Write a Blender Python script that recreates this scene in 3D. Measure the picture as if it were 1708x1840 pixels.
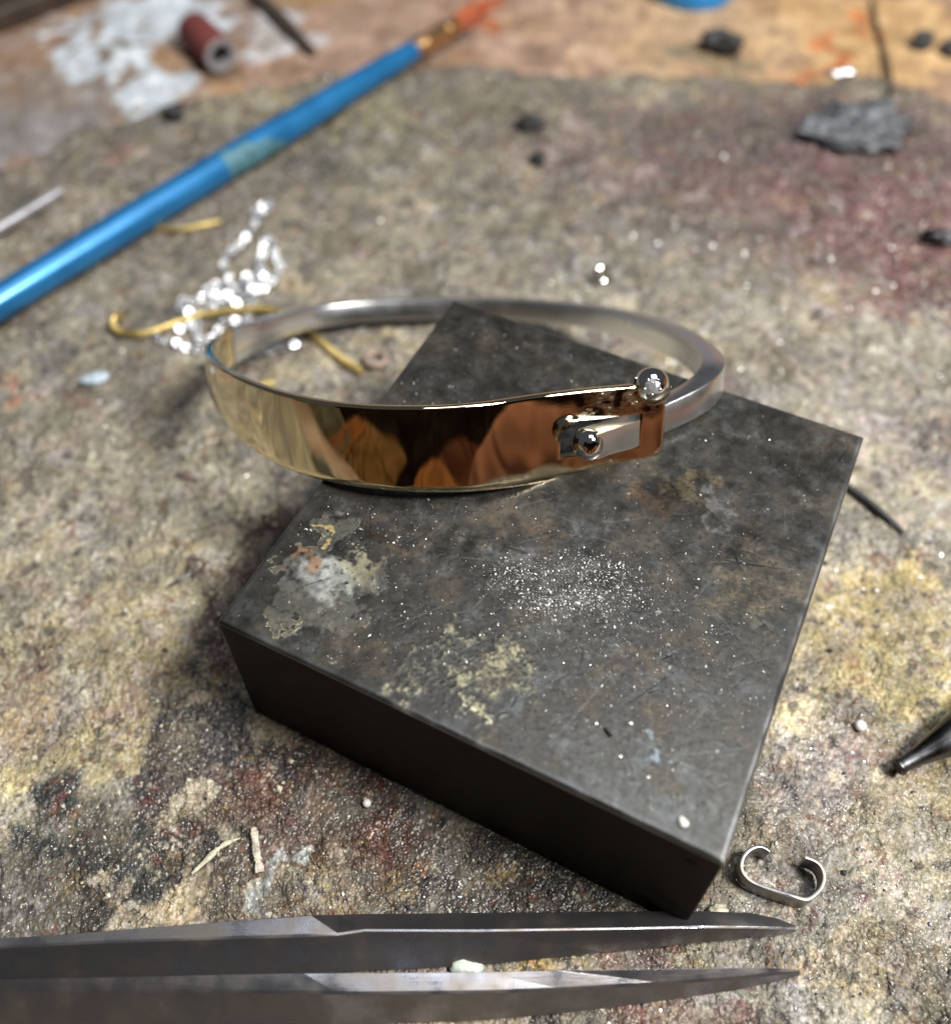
import bpy, bmesh, math, random
import numpy as np
from mathutils import Vector, Matrix

for o in list(bpy.data.objects):
    bpy.data.objects.remove(o)
SC = bpy.context.scene
COL = SC.collection
R = math.radians
MM = 0.001
rng = np.random.default_rng(11)
random.seed(5)

# ------------------------------------------------------------------ camera
FPX = 1786.91; IW, IH = 1708, 1840; CXO, CYO = -36.75, -109.29
PITCH, ROLL, CH = 0.8957, -0.0265, 104.31        # mm above the board
cF = np.array([0, math.cos(PITCH), -math.sin(PITCH)])
cU0 = np.array([0, math.sin(PITCH), math.cos(PITCH)]); cX0 = np.array([1., 0, 0])
cX = math.cos(ROLL)*cX0 + math.sin(ROLL)*cU0
cU = -math.sin(ROLL)*cX0 + math.cos(ROLL)*cU0
CAM = np.array([0, 0, CH])

def at(px, py, z=0.0):
    """point (mm) where the sight line through a photo pixel meets height z"""
    d = cF + cX*(px-IW/2-CXO)/FPX - cU*(py-IH/2-CYO)/FPX
    return CAM + d*(z-CH)/d[2]

cam = bpy.data.cameras.new('camera'); co = bpy.data.objects.new('camera', cam); COL.objects.link(co)
m = Matrix.Identity(4)
for i in range(3):
    m[i][0] = cX[i]; m[i][1] = cU[i]; m[i][2] = -cF[i]; m[i][3] = CAM[i]*MM
co.matrix_world = m
cam.sensor_fit = 'VERTICAL'; cam.sensor_height = 24.0; cam.sensor_width = 24.0*IW/IH
cam.lens = FPX/IH*24.0
cam.shift_x = -CXO/IH; cam.shift_y = CYO/IH
cam.clip_start = 0.005; cam.clip_end = 20
cam.dof.use_dof = True; cam.dof.focus_distance = 0.0985; cam.dof.aperture_fstop = cam.lens/2.5
SC.camera = co

# ------------------------------------------------------------------ world, lamps, exposure
w = bpy.data.worlds.new('World'); SC.world = w; w.use_nodes = True
bg = w.node_tree.nodes['Background']
bg.inputs[0].default_value = (0.62, 0.66, 0.74, 1); bg.inputs[1].default_value = 0.075

def area(name, loc, target, size, power, color, shape='DISK', sy=None):
    l = bpy.data.lights.new(name, 'AREA'); l.shape = shape; l.size = size*MM
    if sy: l.size_y = sy*MM
    l.energy = power; l.color = color
    o = bpy.data.objects.new(name, l); COL.objects.link(o)
    o.location = Vector(loc)*MM
    o.rotation_euler = (Vector(target)-Vector(loc)).to_track_quat('-Z', 'Y').to_euler()
    return o
area('bench_lamp', (186, -18, 342), (0, 70, 5), 105, 2.3, (1.0, 0.975, 0.93))
area('room_light', (105, 195, 600), (105, 195, 0), 300, 1.15, (0.90, 0.95, 1.0), 'RECTANGLE', 270)

SC.view_settings.view_transform = 'Standard'; SC.view_settings.look = 'None'
SC.view_settings.exposure = 0.22; SC.view_settings.gamma = 1.0
SC.render.engine = 'CYCLES'
SC.cycles.use_denoising = True
SC.cycles.max_bounces = 8
SC.cycles.caustics_reflective = False; SC.cycles.caustics_refractive = False
SC.cycles.sample_clamp_indirect = 4.0

# ------------------------------------------------------------------ helpers
def lin(c):
    c = np.asarray(c, float)/255.
    return np.where(c <= .04045, c/12.92, ((c+.055)/1.055)**2.4)

def meshobj(name, verts, faces, mat, parent=None, smooth=False, origin=None, label=None, cat=None,
            group=None, kind=None, sharp=None):
    """one mesh object; verts in mm (world, or the parent's local frame)"""
    me = bpy.data.meshes.new(name)
    v = np.asarray(verts, float)
    off = np.zeros(3)
    if parent is not None and parent.get('_org') is not None: off = np.array(parent['_org'])
    elif origin is not None: off = np.asarray(origin, float)
    v = (v-off)*MM
    me.from_pydata([tuple(p) for p in v], [], [tuple(f) for f in faces])
    me.validate(); me.update()
    bm = bmesh.new(); bm.from_mesh(me); bmesh.ops.recalc_face_normals(bm, faces=bm.faces); bm.to_mesh(me); bm.free()
    if smooth:
        me.polygons.foreach_set('use_smooth', [True]*len(me.polygons))
        if sharp: me.set_sharp_from_angle(angle=R(sharp))
    me.materials.append(mat)
    o = bpy.data.objects.new(name, me); COL.objects.link(o)
    if parent is not None:
        o.parent = parent
        if parent.get('_org') is None: pass
    elif origin is not None: o.location = off*MM
    tag(o, label, cat, group, kind)
    return o

def tag(o, label=None, cat=None, group=None, kind=None):
    if label: o['label'] = label
    if cat: o['category'] = cat
    if group: o['group'] = group
    if kind: o['kind'] = kind
    return o

def thing(name, loc, label, cat, group=None):
    o = bpy.data.objects.new(name, None); COL.objects.link(o)
    o.empty_display_size = .005
    o.location = Vector(loc)*MM; o['_org'] = [float(x) for x in loc]
    return tag(o, label, cat, group)

def nrm(v):
    return v/(np.linalg.norm(v)+1e-12)

def spline(pts, n=None, step=None, closed=False):
    """natural cubic spline through pts (chord-length), C2"""
    P = np.asarray(pts, float); t = np.concatenate([[0], np.cumsum(np.linalg.norm(np.diff(P, axis=0), axis=1))])
    N = len(P); h = np.diff(t)
    A = np.zeros((N, N)); B = np.zeros((N, P.shape[1])); A[0, 0] = A[-1, -1] = 1
    for i in range(1, N-1):
        A[i, i-1] = h[i-1]; A[i, i] = 2*(h[i-1]+h[i]); A[i, i+1] = h[i]
        B[i] = 6*((P[i+1]-P[i])/h[i]-(P[i]-P[i-1])/h[i-1])
    M = np.linalg.solve(A, B)
    if n is None: n = max(8, int(t[-1]/step))
    ts = np.linspace(0, t[-1], n)
    k = np.clip(np.searchsorted(t, ts, side='right')-1, 0, N-2)
    a = (t[k+1]-ts)[:, None]; b = (ts-t[k])[:, None]; hh = h[k][:, None]
    return (M[k]*a**3+M[k+1]*b**3)/(6*hh)+(P[k]/hh-M[k]*hh/6)*a+(P[k+1]/hh-M[k+1]*hh/6)*b

def frames(P, up=(0, 0, 1)):
    T = np.gradient(P, axis=0); T = T/np.linalg.norm(T, axis=1)[:, None]
    n = np.array(up, float); n = nrm(n-T[0]*(n@T[0]))
    out = []
    for t in T:
        n = nrm(n-t*(n@t)); out.append((t, n, np.cross(t, n)))
    return out

def sweep(P, section, up=(0, 0, 1), caps=True):
    """section(i) -> list of (a,b) in (side, up) axes"""
    P = np.asarray(P, float); F = frames(P, up); V = []; Fc = []
    k = None
    for i, (p, (t, n, s)) in enumerate(zip(P, F)):
        sec = section(i); k = len(sec)
        for a, b in sec: V.append(p+s*a+n*b)
    for i in range(len(P)-1):
        for j in range(k):
            j2 = (j+1) % k
            Fc.append((i*k+j, i*k+j2, (i+1)*k+j2, (i+1)*k+j))
    if caps:
        Fc.append(tuple(range(k))); Fc.append(tuple(range((len(P)-1)*k, len(P)*k)))
    return V, Fc

def tube(P, r, seg=12, up=(0, 0, 1)):
    P = np.asarray(P, float); rr = np.broadcast_to(np.asarray(r, float), (len(P),))
    ang = [2*math.pi*i/seg for i in range(seg)]
    return sweep(P, lambda i: [(rr[i]*math.cos(a), rr[i]*math.sin(a)) for a in ang], up)

def rrect(wd, ht, b=.25, k=3):
    pts = []
    for cx, cy, a0 in ((wd/2-b, ht/2-b, 0), (-wd/2+b, ht/2-b, 90), (-wd/2+b, -ht/2+b, 180), (wd/2-b, -ht/2+b, 270)):
        for j in range(k+1):
            a = R(a0+90*j/k); pts.append((cx+b*math.cos(a), cy+b*math.sin(a)))
    return pts

def lathe(p0, ax, prof, seg=32, cap=True):
    """prof: (distance along axis, radius)"""
    ax = nrm(np.asarray(ax, float)); u = nrm(np.cross(ax, (0.3, .2, 1))); v = np.cross(ax, u)
    V = []; F = []
    for d, r in prof:
        for j in range(seg):
            a = 2*math.pi*j/seg
            V.append(np.asarray(p0)+ax*d+r*(u*math.cos(a)+v*math.sin(a)))
    for i in range(len(prof)-1):
        for j in range(seg):
            j2 = (j+1) % seg
            F.append((i*seg+j, i*seg+j2, (i+1)*seg+j2, (i+1)*seg+j))
    if cap:
        F.append(tuple(range(seg))); F.append(tuple(range((len(prof)-1)*seg, len(prof)*seg)))
    return V, F

def ico(sub=2):
    bm = bmesh.new(); bmesh.ops.create_icosphere(bm, subdivisions=sub, radius=1.0)
    V = np.array([v.co[:] for v in bm.verts]); F = [tuple(x.index for x in f.verts) for f in bm.faces]; bm.free()
    return V, F

# ---- noise fields (periodic, FFT filtered)
_fields = {}
def fld(scale, seed, N=1024, px=None, aniso=1.0):
    """band-limited noise, feature size ~scale mm, unit variance; sampled by smp()"""
    key = (scale, seed, N, aniso)
    if key in _fields: return _fields[key]
    L = N*scale/5.0 if px is None else N*px
    L = min(L, 420.)
    g = np.random.default_rng(seed)
    kx = np.fft.rfftfreq(N, L/N); ky = np.fft.fftfreq(N, L/N)
    k2 = (kx[None, :]*aniso)**2+ky[:, None]**2
    S = np.exp(-k2*(scale*.42)**2*6.0)*(1-np.exp(-k2*(scale*2.2)**2*4))
    f = np.fft.irfft2(np.fft.rfft2(g.standard_normal((N, N)))*S, s=(N, N))
    f = ((f-f.mean())/f.std()).astype(np.float32)
    _fields[key] = (f, L, N)
    return _fields[key]

def smp(F, x, y):
    f, L, N = F
    gx = (x/L*N) % N; gy = (y/L*N) % N
    i = np.floor(gx).astype(int) % N; j = np.floor(gy).astype(int) % N; a = gx-np.floor(gx); b = gy-np.floor(gy)
    i2 = (i+1) % N; j2 = (j+1) % N
    return (f[j, i]*(1-a)+f[j, i2]*a)*(1-b)+(f[j2, i]*(1-a)+f[j2, i2]*a)*b

def sst(a, b, x):
    t = np.clip((x-a)/(b-a), 0, 1); return t*t*(3-2*t)

def gridmesh(name, X, Y, Z, mat, attrs, smooth=True):
    ny, nx = X.shape
    me = bpy.data.meshes.new(name)
    n = nx*ny
    co_ = np.empty((n, 3), np.float32); co_[:, 0] = X.ravel(); co_[:, 1] = Y.ravel(); co_[:, 2] = Z.ravel()
    me.vertices.add(n); me.vertices.foreach_set('co', (co_*MM).ravel())
    a = (np.arange(ny-1)[:, None]*nx+np.arange(nx-1)[None, :]).ravel()
    q = np.stack([a, a+1, a+nx+1, a+nx], 1).astype(np.int32)
    nf = len(q)
    me.loops.add(nf*4); me.loops.foreach_set('vertex_index', q.ravel())
    me.polygons.add(nf); me.polygons.foreach_set('loop_start', np.arange(0, nf*4, 4, dtype=np.int32))
    me.update(calc_edges=True)
    me.polygons.foreach_set('use_smooth', np.full(nf, smooth))
    for an, val in attrs.items():
        if val.ndim == 3:
            at_ = me.color_attributes.new(an, 'FLOAT_COLOR', 'POINT')
            c4 = np.ones((n, 4), np.float32); c4[:, :3] = val.reshape(n, 3)
            at_.data.foreach_set('color', c4.ravel())
        else:
            at_ = me.attributes.new(an, 'FLOAT', 'POINT'); at_.data.foreach_set('value', val.astype(np.float32).ravel())
    me.materials.append(mat); me.update()
    o = bpy.data.objects.new(name, me); COL.objects.link(o)
    return o

# ------------------------------------------------------------------ materials
class NT:
    def __init__(s, name):
        s.m = bpy.data.materials.new(name); s.m.use_nodes = True; s.t = s.m.node_tree
        s.b = s.t.nodes['Principled BSDF']
    def n(s, typ, **kw):
        x = s.t.nodes.new(typ)
        for k, v in kw.items():
            if k.startswith('i_'): x.inputs[k[2:].replace('_', ' ')].default_value = v
            else: setattr(x, k, v)
        return x
    def l(s, a, b): s.t.links.new(a, b)
    def set(s, **kw):
        for k, v in kw.items(): s.b.inputs[k.replace('_', ' ')].default_value = v
        return s
    def ramp(s, src, stops):
        r = s.n('ShaderNodeValToRGB'); e = r.color_ramp.elements
        while len(e) < len(stops): e.new(.5)
        for el, (p, c) in zip(e, stops):
            el.position = p; el.color = (*c, 1) if len(c) == 3 else c
        s.l(src, r.inputs[0]); return r

def mat_simple(name, col, rough=.5, metal=0., noise=None, bump=None, var=.25, coat=0., rvar=.0, stretch=None, spec=None):
    """noise/bump: feature size in mm"""
    t = NT(name); t.set(Base_Color=(*col, 1), Roughness=rough, Metallic=metal)
    if coat: t.b.inputs['Coat Weight'].default_value = coat; t.b.inputs['Coat Roughness'].default_value = .12
    if spec is not None: t.b.inputs['Specular IOR Level'].default_value = spec
    tc = t.n('ShaderNodeTexCoord'); mp = t.n('ShaderNodeMapping'); t.l(tc.outputs['Object'], mp.inputs[0])
    if stretch: mp.inputs['Scale'].default_value = stretch
    if noise:
        nz = t.n('ShaderNodeTexNoise'); nz.inputs['Scale'].default_value = 1/(noise*MM); nz.inputs['Detail'].default_value = 5
        nz.inputs['Roughness'].default_value = .62
        t.l(mp.outputs[0], nz.inputs[0])
        c = np.array(col)
        r = t.ramp(nz.outputs['Fac'], [(.3, tuple(np.clip(c*(1-var*1.6), 0, 1))), (.5, tuple(c)), (.72, tuple(np.clip(c*(1+var)+.02*var, 0, 1)))])
        t.l(r.outputs[0], t.b.inputs['Base Color'])
        if rvar:
            mr = t.n('ShaderNodeMapRange'); mr.inputs['From Min'].default_value = .3; mr.inputs['From Max'].default_value = .7
            mr.inputs['To Min'].default_value = max(.02, rough-rvar); mr.inputs['To Max'].default_value = rough+rvar
            t.l(nz.outputs['Fac'], mr.inputs['Value']); t.l(mr.outputs[0], t.b.inputs['Roughness'])
    if bump:
        size, strength = bump
        nb = t.n('ShaderNodeTexNoise'); nb.inputs['Scale'].default_value = 1/(size*MM); nb.inputs['Detail'].default_value = 4
        t.l(mp.outputs[0], nb.inputs[0])
        bp = t.n('ShaderNodeBump'); bp.inputs['Strength'].default_value = strength; bp.inputs['Distance'].default_value = size*MM*.35
        t.l(nb.outputs['Fac'], bp.inputs['Height']); t.l(bp.outputs[0], t.b.inputs['Normal'])
    return t.m

def mat_attr(name, rough_mul=1., bump_sz=.35, bump_st=.5, spec=.5, metal_attr=False, grains=0):
    t = NT(name)
    a = t.n('ShaderNodeAttribute'); a.attribute_name = 'col'; t.l(a.outputs['Color'], t.b.inputs['Base Color'])
    r = t.n('ShaderNodeAttribute'); r.attribute_name = 'rough'; t.l(r.outputs['Fac'], t.b.inputs['Roughness'])
    t.b.inputs['Specular IOR Level'].default_value = spec
    if metal_attr:
        q = t.n('ShaderNodeAttribute'); q.attribute_name = 'metal'; t.l(q.outputs['Fac'], t.b.inputs['Metallic'])
    tc = t.n('ShaderNodeTexCoord')
    n1 = t.n('ShaderNodeTexNoise'); n1.inputs['Scale'].default_value = 1/(bump_sz*MM); n1.inputs['Detail'].default_value = 3
    t.l(tc.outputs['Object'], n1.inputs[0])
    bp = t.n('ShaderNodeBump'); bp.inputs['Strength'].default_value = bump_st; bp.inputs['Distance'].default_value = bump_sz*MM*.4
    t.l(n1.outputs['Fac'], bp.inputs['Height']); t.l(bp.outputs[0], t.b.inputs['Normal'])
    if grains:
        wn = t.n('ShaderNodeTexNoise'); wn.inputs['Scale'].default_value = 1/(grains*1.5*MM); wn.inputs['Detail'].default_value = 2
        t.l(tc.outputs['Object'], wn.inputs[0])
        wa = t.n('ShaderNodeVectorMath', operation='MULTIPLY_ADD'); wa.inputs[1].default_value = (grains*.9*MM,)*3
        t.l(wn.outputs['Color'], wa.inputs[0]); t.l(tc.outputs['Object'], wa.inputs[2])
        vo = t.n('ShaderNodeTexVoronoi'); vo.feature = 'F1'; vo.inputs['Scale'].default_value = 1/(grains*MM); vo.inputs['Randomness'].default_value = 1
        t.l(wa.outputs[0], vo.inputs['Vector'])
        inv = t.n('ShaderNodeMath', operation='MULTIPLY_ADD'); inv.inputs[1].default_value = -1; inv.inputs[2].default_value = 1; t.l(vo.outputs['Distance'], inv.inputs[0])
        b2 = t.n('ShaderNodeBump'); ga = t.n('ShaderNodeAttribute'); ga.attribute_name = 'grain'; t.l(ga.outputs['Fac'], b2.inputs['Strength']); b2.inputs['Distance'].default_value = grains*MM*.55
        t.l(inv.outputs[0], b2.inputs['Height']); t.l(bp.outputs[0], b2.inputs['Normal']); t.l(b2.outputs[0], t.b.inputs['Normal'])
        # every grain its own tone
        sp = t.n('ShaderNodeSeparateColor'); t.l(vo.outputs['Color'], sp.inputs[0])
        mr = t.n('ShaderNodeMapRange'); mr.inputs['To Min'].default_value = .70; mr.inputs['To Max'].default_value = 1.26; t.l(sp.outputs[0], mr.inputs['Value'])
        mv = t.n('ShaderNodeVectorMath', operation='SCALE'); t.l(a.outputs['Color'], mv.inputs[0]); t.l(mr.outputs[0], mv.inputs['Scale'])
        t.l(mv.outputs[0], t.b.inputs['Base Color'])
        rr = t.n('ShaderNodeMapRange'); rr.inputs['To Min'].default_value = -.14; rr.inputs['To Max'].default_value = .10; t.l(sp.outputs[1], rr.inputs['Value'])
        ra = t.n('ShaderNodeMath', operation='ADD'); ra.use_clamp = True; t.l(r.outputs['Fac'], ra.inputs[0]); t.l(rr.outputs[0], ra.inputs[1]); t.l(ra.outputs[0], t.b.inputs['Roughness'])
    return t.m

def scratched_metal(name, col, rough, scr=.25, scale=1.2, stretch=(1, 1, 12), tint=None, metal=1., rv=.4):
    t = NT(name); t.set(Base_Color=(*col, 1), Metallic=metal, Roughness=rough)
    tc = t.n('ShaderNodeTexCoord'); mp = t.n('ShaderNodeMapping'); mp.inputs['Scale'].default_value = stretch
    t.l(tc.outputs['Object'], mp.inputs[0])
    n1 = t.n('ShaderNodeTexNoise'); n1.inputs['Scale'].default_value = 1/(scale*MM); n1.inputs['Detail'].default_value = 6; n1.inputs['Roughness'].default_value = .7
    t.l(mp.outputs[0], n1.inputs[0])
    bp = t.n('ShaderNodeBump'); bp.inputs['Strength'].default_value = scr; bp.inputs['Distance'].default_value = .02*MM
    t.l(n1.outputs['Fac'], bp.inputs['Height']); t.l(bp.outputs[0], t.b.inputs['Normal'])
    n2 = t.n('ShaderNodeTexNoise'); n2.inputs['Scale'].default_value = 1/(3.*MM); n2.inputs['Detail'].default_value = 4
    t.l(tc.outputs['Object'], n2.inputs[0])
    mr = t.n('ShaderNodeMapRange'); mr.inputs['From Min'].default_value = .35; mr.inputs['From Max'].default_value = .7
    mr.inputs['To Min'].default_value = rough*(1-rv); mr.inputs['To Max'].default_value = rough*(1+rv*1.4)
    t.l(n2.outputs['Fac'], mr.inputs['Value']); t.l(mr.outputs[0], t.b.inputs['Roughness'])
    if tint is not None:
        rp = t.ramp(n2.outputs['Fac'], [(.35, col), (.65, tint)]); t.l(rp.outputs[0], t.b.inputs['Base Color'])
    return t.m

M_board = mat_attr('grimy_board', bump_sz=.22, bump_st=.5, spec=.5, grains=.31)
M_wood = mat_attr('bench_wood', bump_sz=.8, bump_st=.25, spec=.25)
M_block = mat_attr('dark_tool_steel', bump_sz=.12, bump_st=.10, spec=.5, metal_attr=True)
M_gold = scratched_metal('polished_gold', (.82, .72, .49), .032, scr=.07, scale=.45, stretch=(.22, .22, 5))
def rubbed(m):
    t = m.node_tree; b = t.nodes['Principled BSDF']; N = t.nodes.new; L = t.links.new
    tc = N('ShaderNodeTexCoord'); sx = N('ShaderNodeSeparateXYZ'); L(tc.outputs['Object'], sx.inputs[0])
    nz = N('ShaderNodeTexNoise'); nz.inputs['Scale'].default_value = 900; L(tc.outputs['Object'], nz.inputs[0])
    def mr(src, a, c):
        r = N('ShaderNodeMapRange'); r.interpolation_type = 'SMOOTHSTEP'; r.inputs['From Min'].default_value = a; r.inputs['From Max'].default_value = c; L(src, r.inputs['Value']); return r
    x1 = mr(sx.outputs[0], .0115, .0165); z1 = mr(sx.outputs[2], -.0036, -.0018)
    mu = N('ShaderNodeMath'); mu.operation = 'MULTIPLY'; L(x1.outputs[0], mu.inputs[0]); L(z1.outputs[0], mu.inputs[1])
    nb = mr(nz.outputs['Fac'], .35, .6); m2 = N('ShaderNodeMath'); m2.operation = 'MULTIPLY'; L(mu.outputs[0], m2.inputs[0]); L(nb.outputs[0], m2.inputs[1])
    mp = N('ShaderNodeMapping'); mp.inputs['Scale'].default_value = (1, 1, 12); mp.inputs['Rotation'].default_value = (0, .18, 0); L(tc.outputs['Object'], mp.inputs[0])
    n2 = N('ShaderNodeTexNoise'); n2.inputs['Scale'].default_value = 1100; n2.inputs['Detail'].default_value = 5; L(mp.outputs[0], n2.inputs[0])
    bp = N('ShaderNodeBump'); bp.inputs['Distance'].default_value = .00005; L(n2.outputs['Fac'], bp.inputs['Height'])
    st = N('ShaderNodeMath'); st.operation = 'MULTIPLY'; st.inputs[1].default_value = .75; L(m2.outputs[0], st.inputs[0]); L(st.outputs[0], bp.inputs['Strength'])
    old = b.inputs['Normal'].links[0].from_socket; L(old, bp.inputs['Normal']); L(bp.outputs[0], b.inputs['Normal'])
    ro = b.inputs['Roughness'].links[0].from_socket; ad = N('ShaderNodeMath'); ad.operation = 'MULTIPLY_ADD'; ad.inputs[1].default_value = .16; L(m2.outputs[0], ad.inputs[0]); L(ro, ad.inputs[2]); L(ad.outputs[0], b.inputs['Roughness'])
    return m
rubbed(M_gold)
M_silver = scratched_metal('filed_silver', (.86, .88, .90), .30, rv=.10, scr=.30, scale=.6, stretch=(1, 1, 5))
M_silver_hi = scratched_metal('polished_silver', (.90, .89, .86), .05, scr=.05)
M_rim = scratched_metal('polished_gold_bezel', (.84, .76, .55), .08, scr=.1)
M_gem = scratched_metal('clear_stone', (.72, .73, .77), .16, scr=1.0, scale=.3, stretch=(1, 1, 1), metal=.75)
M_steel = scratched_metal('worn_tweezer_steel', (.32, .32, .35), .35, scr=1.0, scale=.6, stretch=(.2, 3, 3), tint=(.20, .18, .165), metal=.92)
M_dark_steel = scratched_metal('blackened_steel', (.11, .11, .115), .38, scr=.3, scale=.6)
M_blue = mat_simple('pearl_blue_paint', (.018, .180, .43), .32, .4, noise=9, var=.16, bump=(.8, .06), coat=.25, stretch=(1, 1, 1), rvar=.05)
M_teal = mat_simple('worn_teal_paint', (.075, .19, .235), .45, .1, noise=3, var=.3)
M_brass = mat_simple('brass_wire', (.74, .56, .22), .38, .75, noise=2, var=.3, rvar=.08)
M_copper = mat_simple('dull_copper', (.36, .26, .21), .5, .3, noise=.8, var=.3)
M_chain = mat_simple('silver_chain', (.72, .73, .76), .38, 1.)
M_ferrule = mat_simple('copper_ferrule', (.70, .42, .20), .35, 1., noise=2, var=.35)
M_bristle = mat_simple('rust_bristles', (.42, .10, .035), .7, noise=1.2, var=.5)
M_redtube = mat_simple('red_brown_abrasive', (.16, .035, .03), .85, noise=.8, var=.4, bump=(.5, .5))
M_greyrim = mat_simple('grey_sleeve', (.26, .26, .27), .6, noise=1., var=.2)
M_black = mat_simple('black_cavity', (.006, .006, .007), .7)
M_tube = mat_simple('grey_tube', (.34, .33, .35), .35, .5, noise=4, var=.2)
M_char = mat_simple('charred_lump', (.035, .034, .034), .7, noise=1.2, var=.6, bump=(.5, .6))
M_ash = mat_simple('grey_ash', (.105, .11, .12), .6, noise=1.6, var=1.6, bump=(.8, .9))
M_cream = mat_simple('cream_chip', (.62, .56, .42), .55, noise=.6, var=.3, bump=(.4, .5))
M_stick = mat_simple('broken_stick', (.42, .37, .30), .7, noise=1.3, var=.95, bump=(.3, .6))
M_white = mat_simple('white_chip', (.75, .74, .68), .5, noise=.6, var=.3, bump=(.3, .5))
M_mint = mat_simple('greenish_chip', (.52, .58, .50), .4, noise=.6, var=.3)
M_bluechip = mat_simple('blue_white_flake', (.46, .55, .62), .5, noise=.8, var=.35)
M_bead = NT('milky_bead').set(Base_Color=(.78, .78, .74, 1), Roughness=.12).m
M_glassbit = NT('glassy_flux').set(Base_Color=(.42, .40, .37, 1), Roughness=.06, IOR=1.6).m
M_grit = mat_simple('pale_grit', (.52, .48, .36), .5, noise=.5, var=.4)
M_gritdark = mat_simple('dark_grit', (.05, .045, .045), .35, noise=.5, var=.5)
M_flake = NT('silver_flake').set(Base_Color=(.80, .79, .76, 1), Roughness=.42, Metallic=1.).m
M_filing = NT('silver_filings').set(Base_Color=(.52, .52, .50, 1), Roughness=.38, Metallic=.6).m
M_brownwood = mat_simple('dark_brown_wood', (.045, .028, .02), .5, noise=3, var=.4)
M_twig = mat_simple('dark_stick', (.06, .045, .035), .6, noise=1.5, var=.4)
M_bluep = mat_simple('blue_plastic', (.02, .30, .78), .35, noise=4, var=.1)
M_apron = mat_simple('rust_cloth', (.30, .105, .03), .9, noise=25, var=.35, bump=(6, .3))

# ------------------------------------------------------------------ the soldering board (stained sheet)
def edge_y(x):
    """far edge of the board, mm"""
    px = np.array([-400, 0, 150, 330, 480, 620, 760, 1000, 1270, 1500, 1620, 1708, 2100])
    py = np.array([330, 285, 240, 178, 150, 126, 113, 128, 141, 136, 150, 178, 215])
    pts = np.array([at(a, b, 0) for a, b in zip(px, py)])
    return np.interp(x, pts[:, 0], pts[:, 1])

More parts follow.
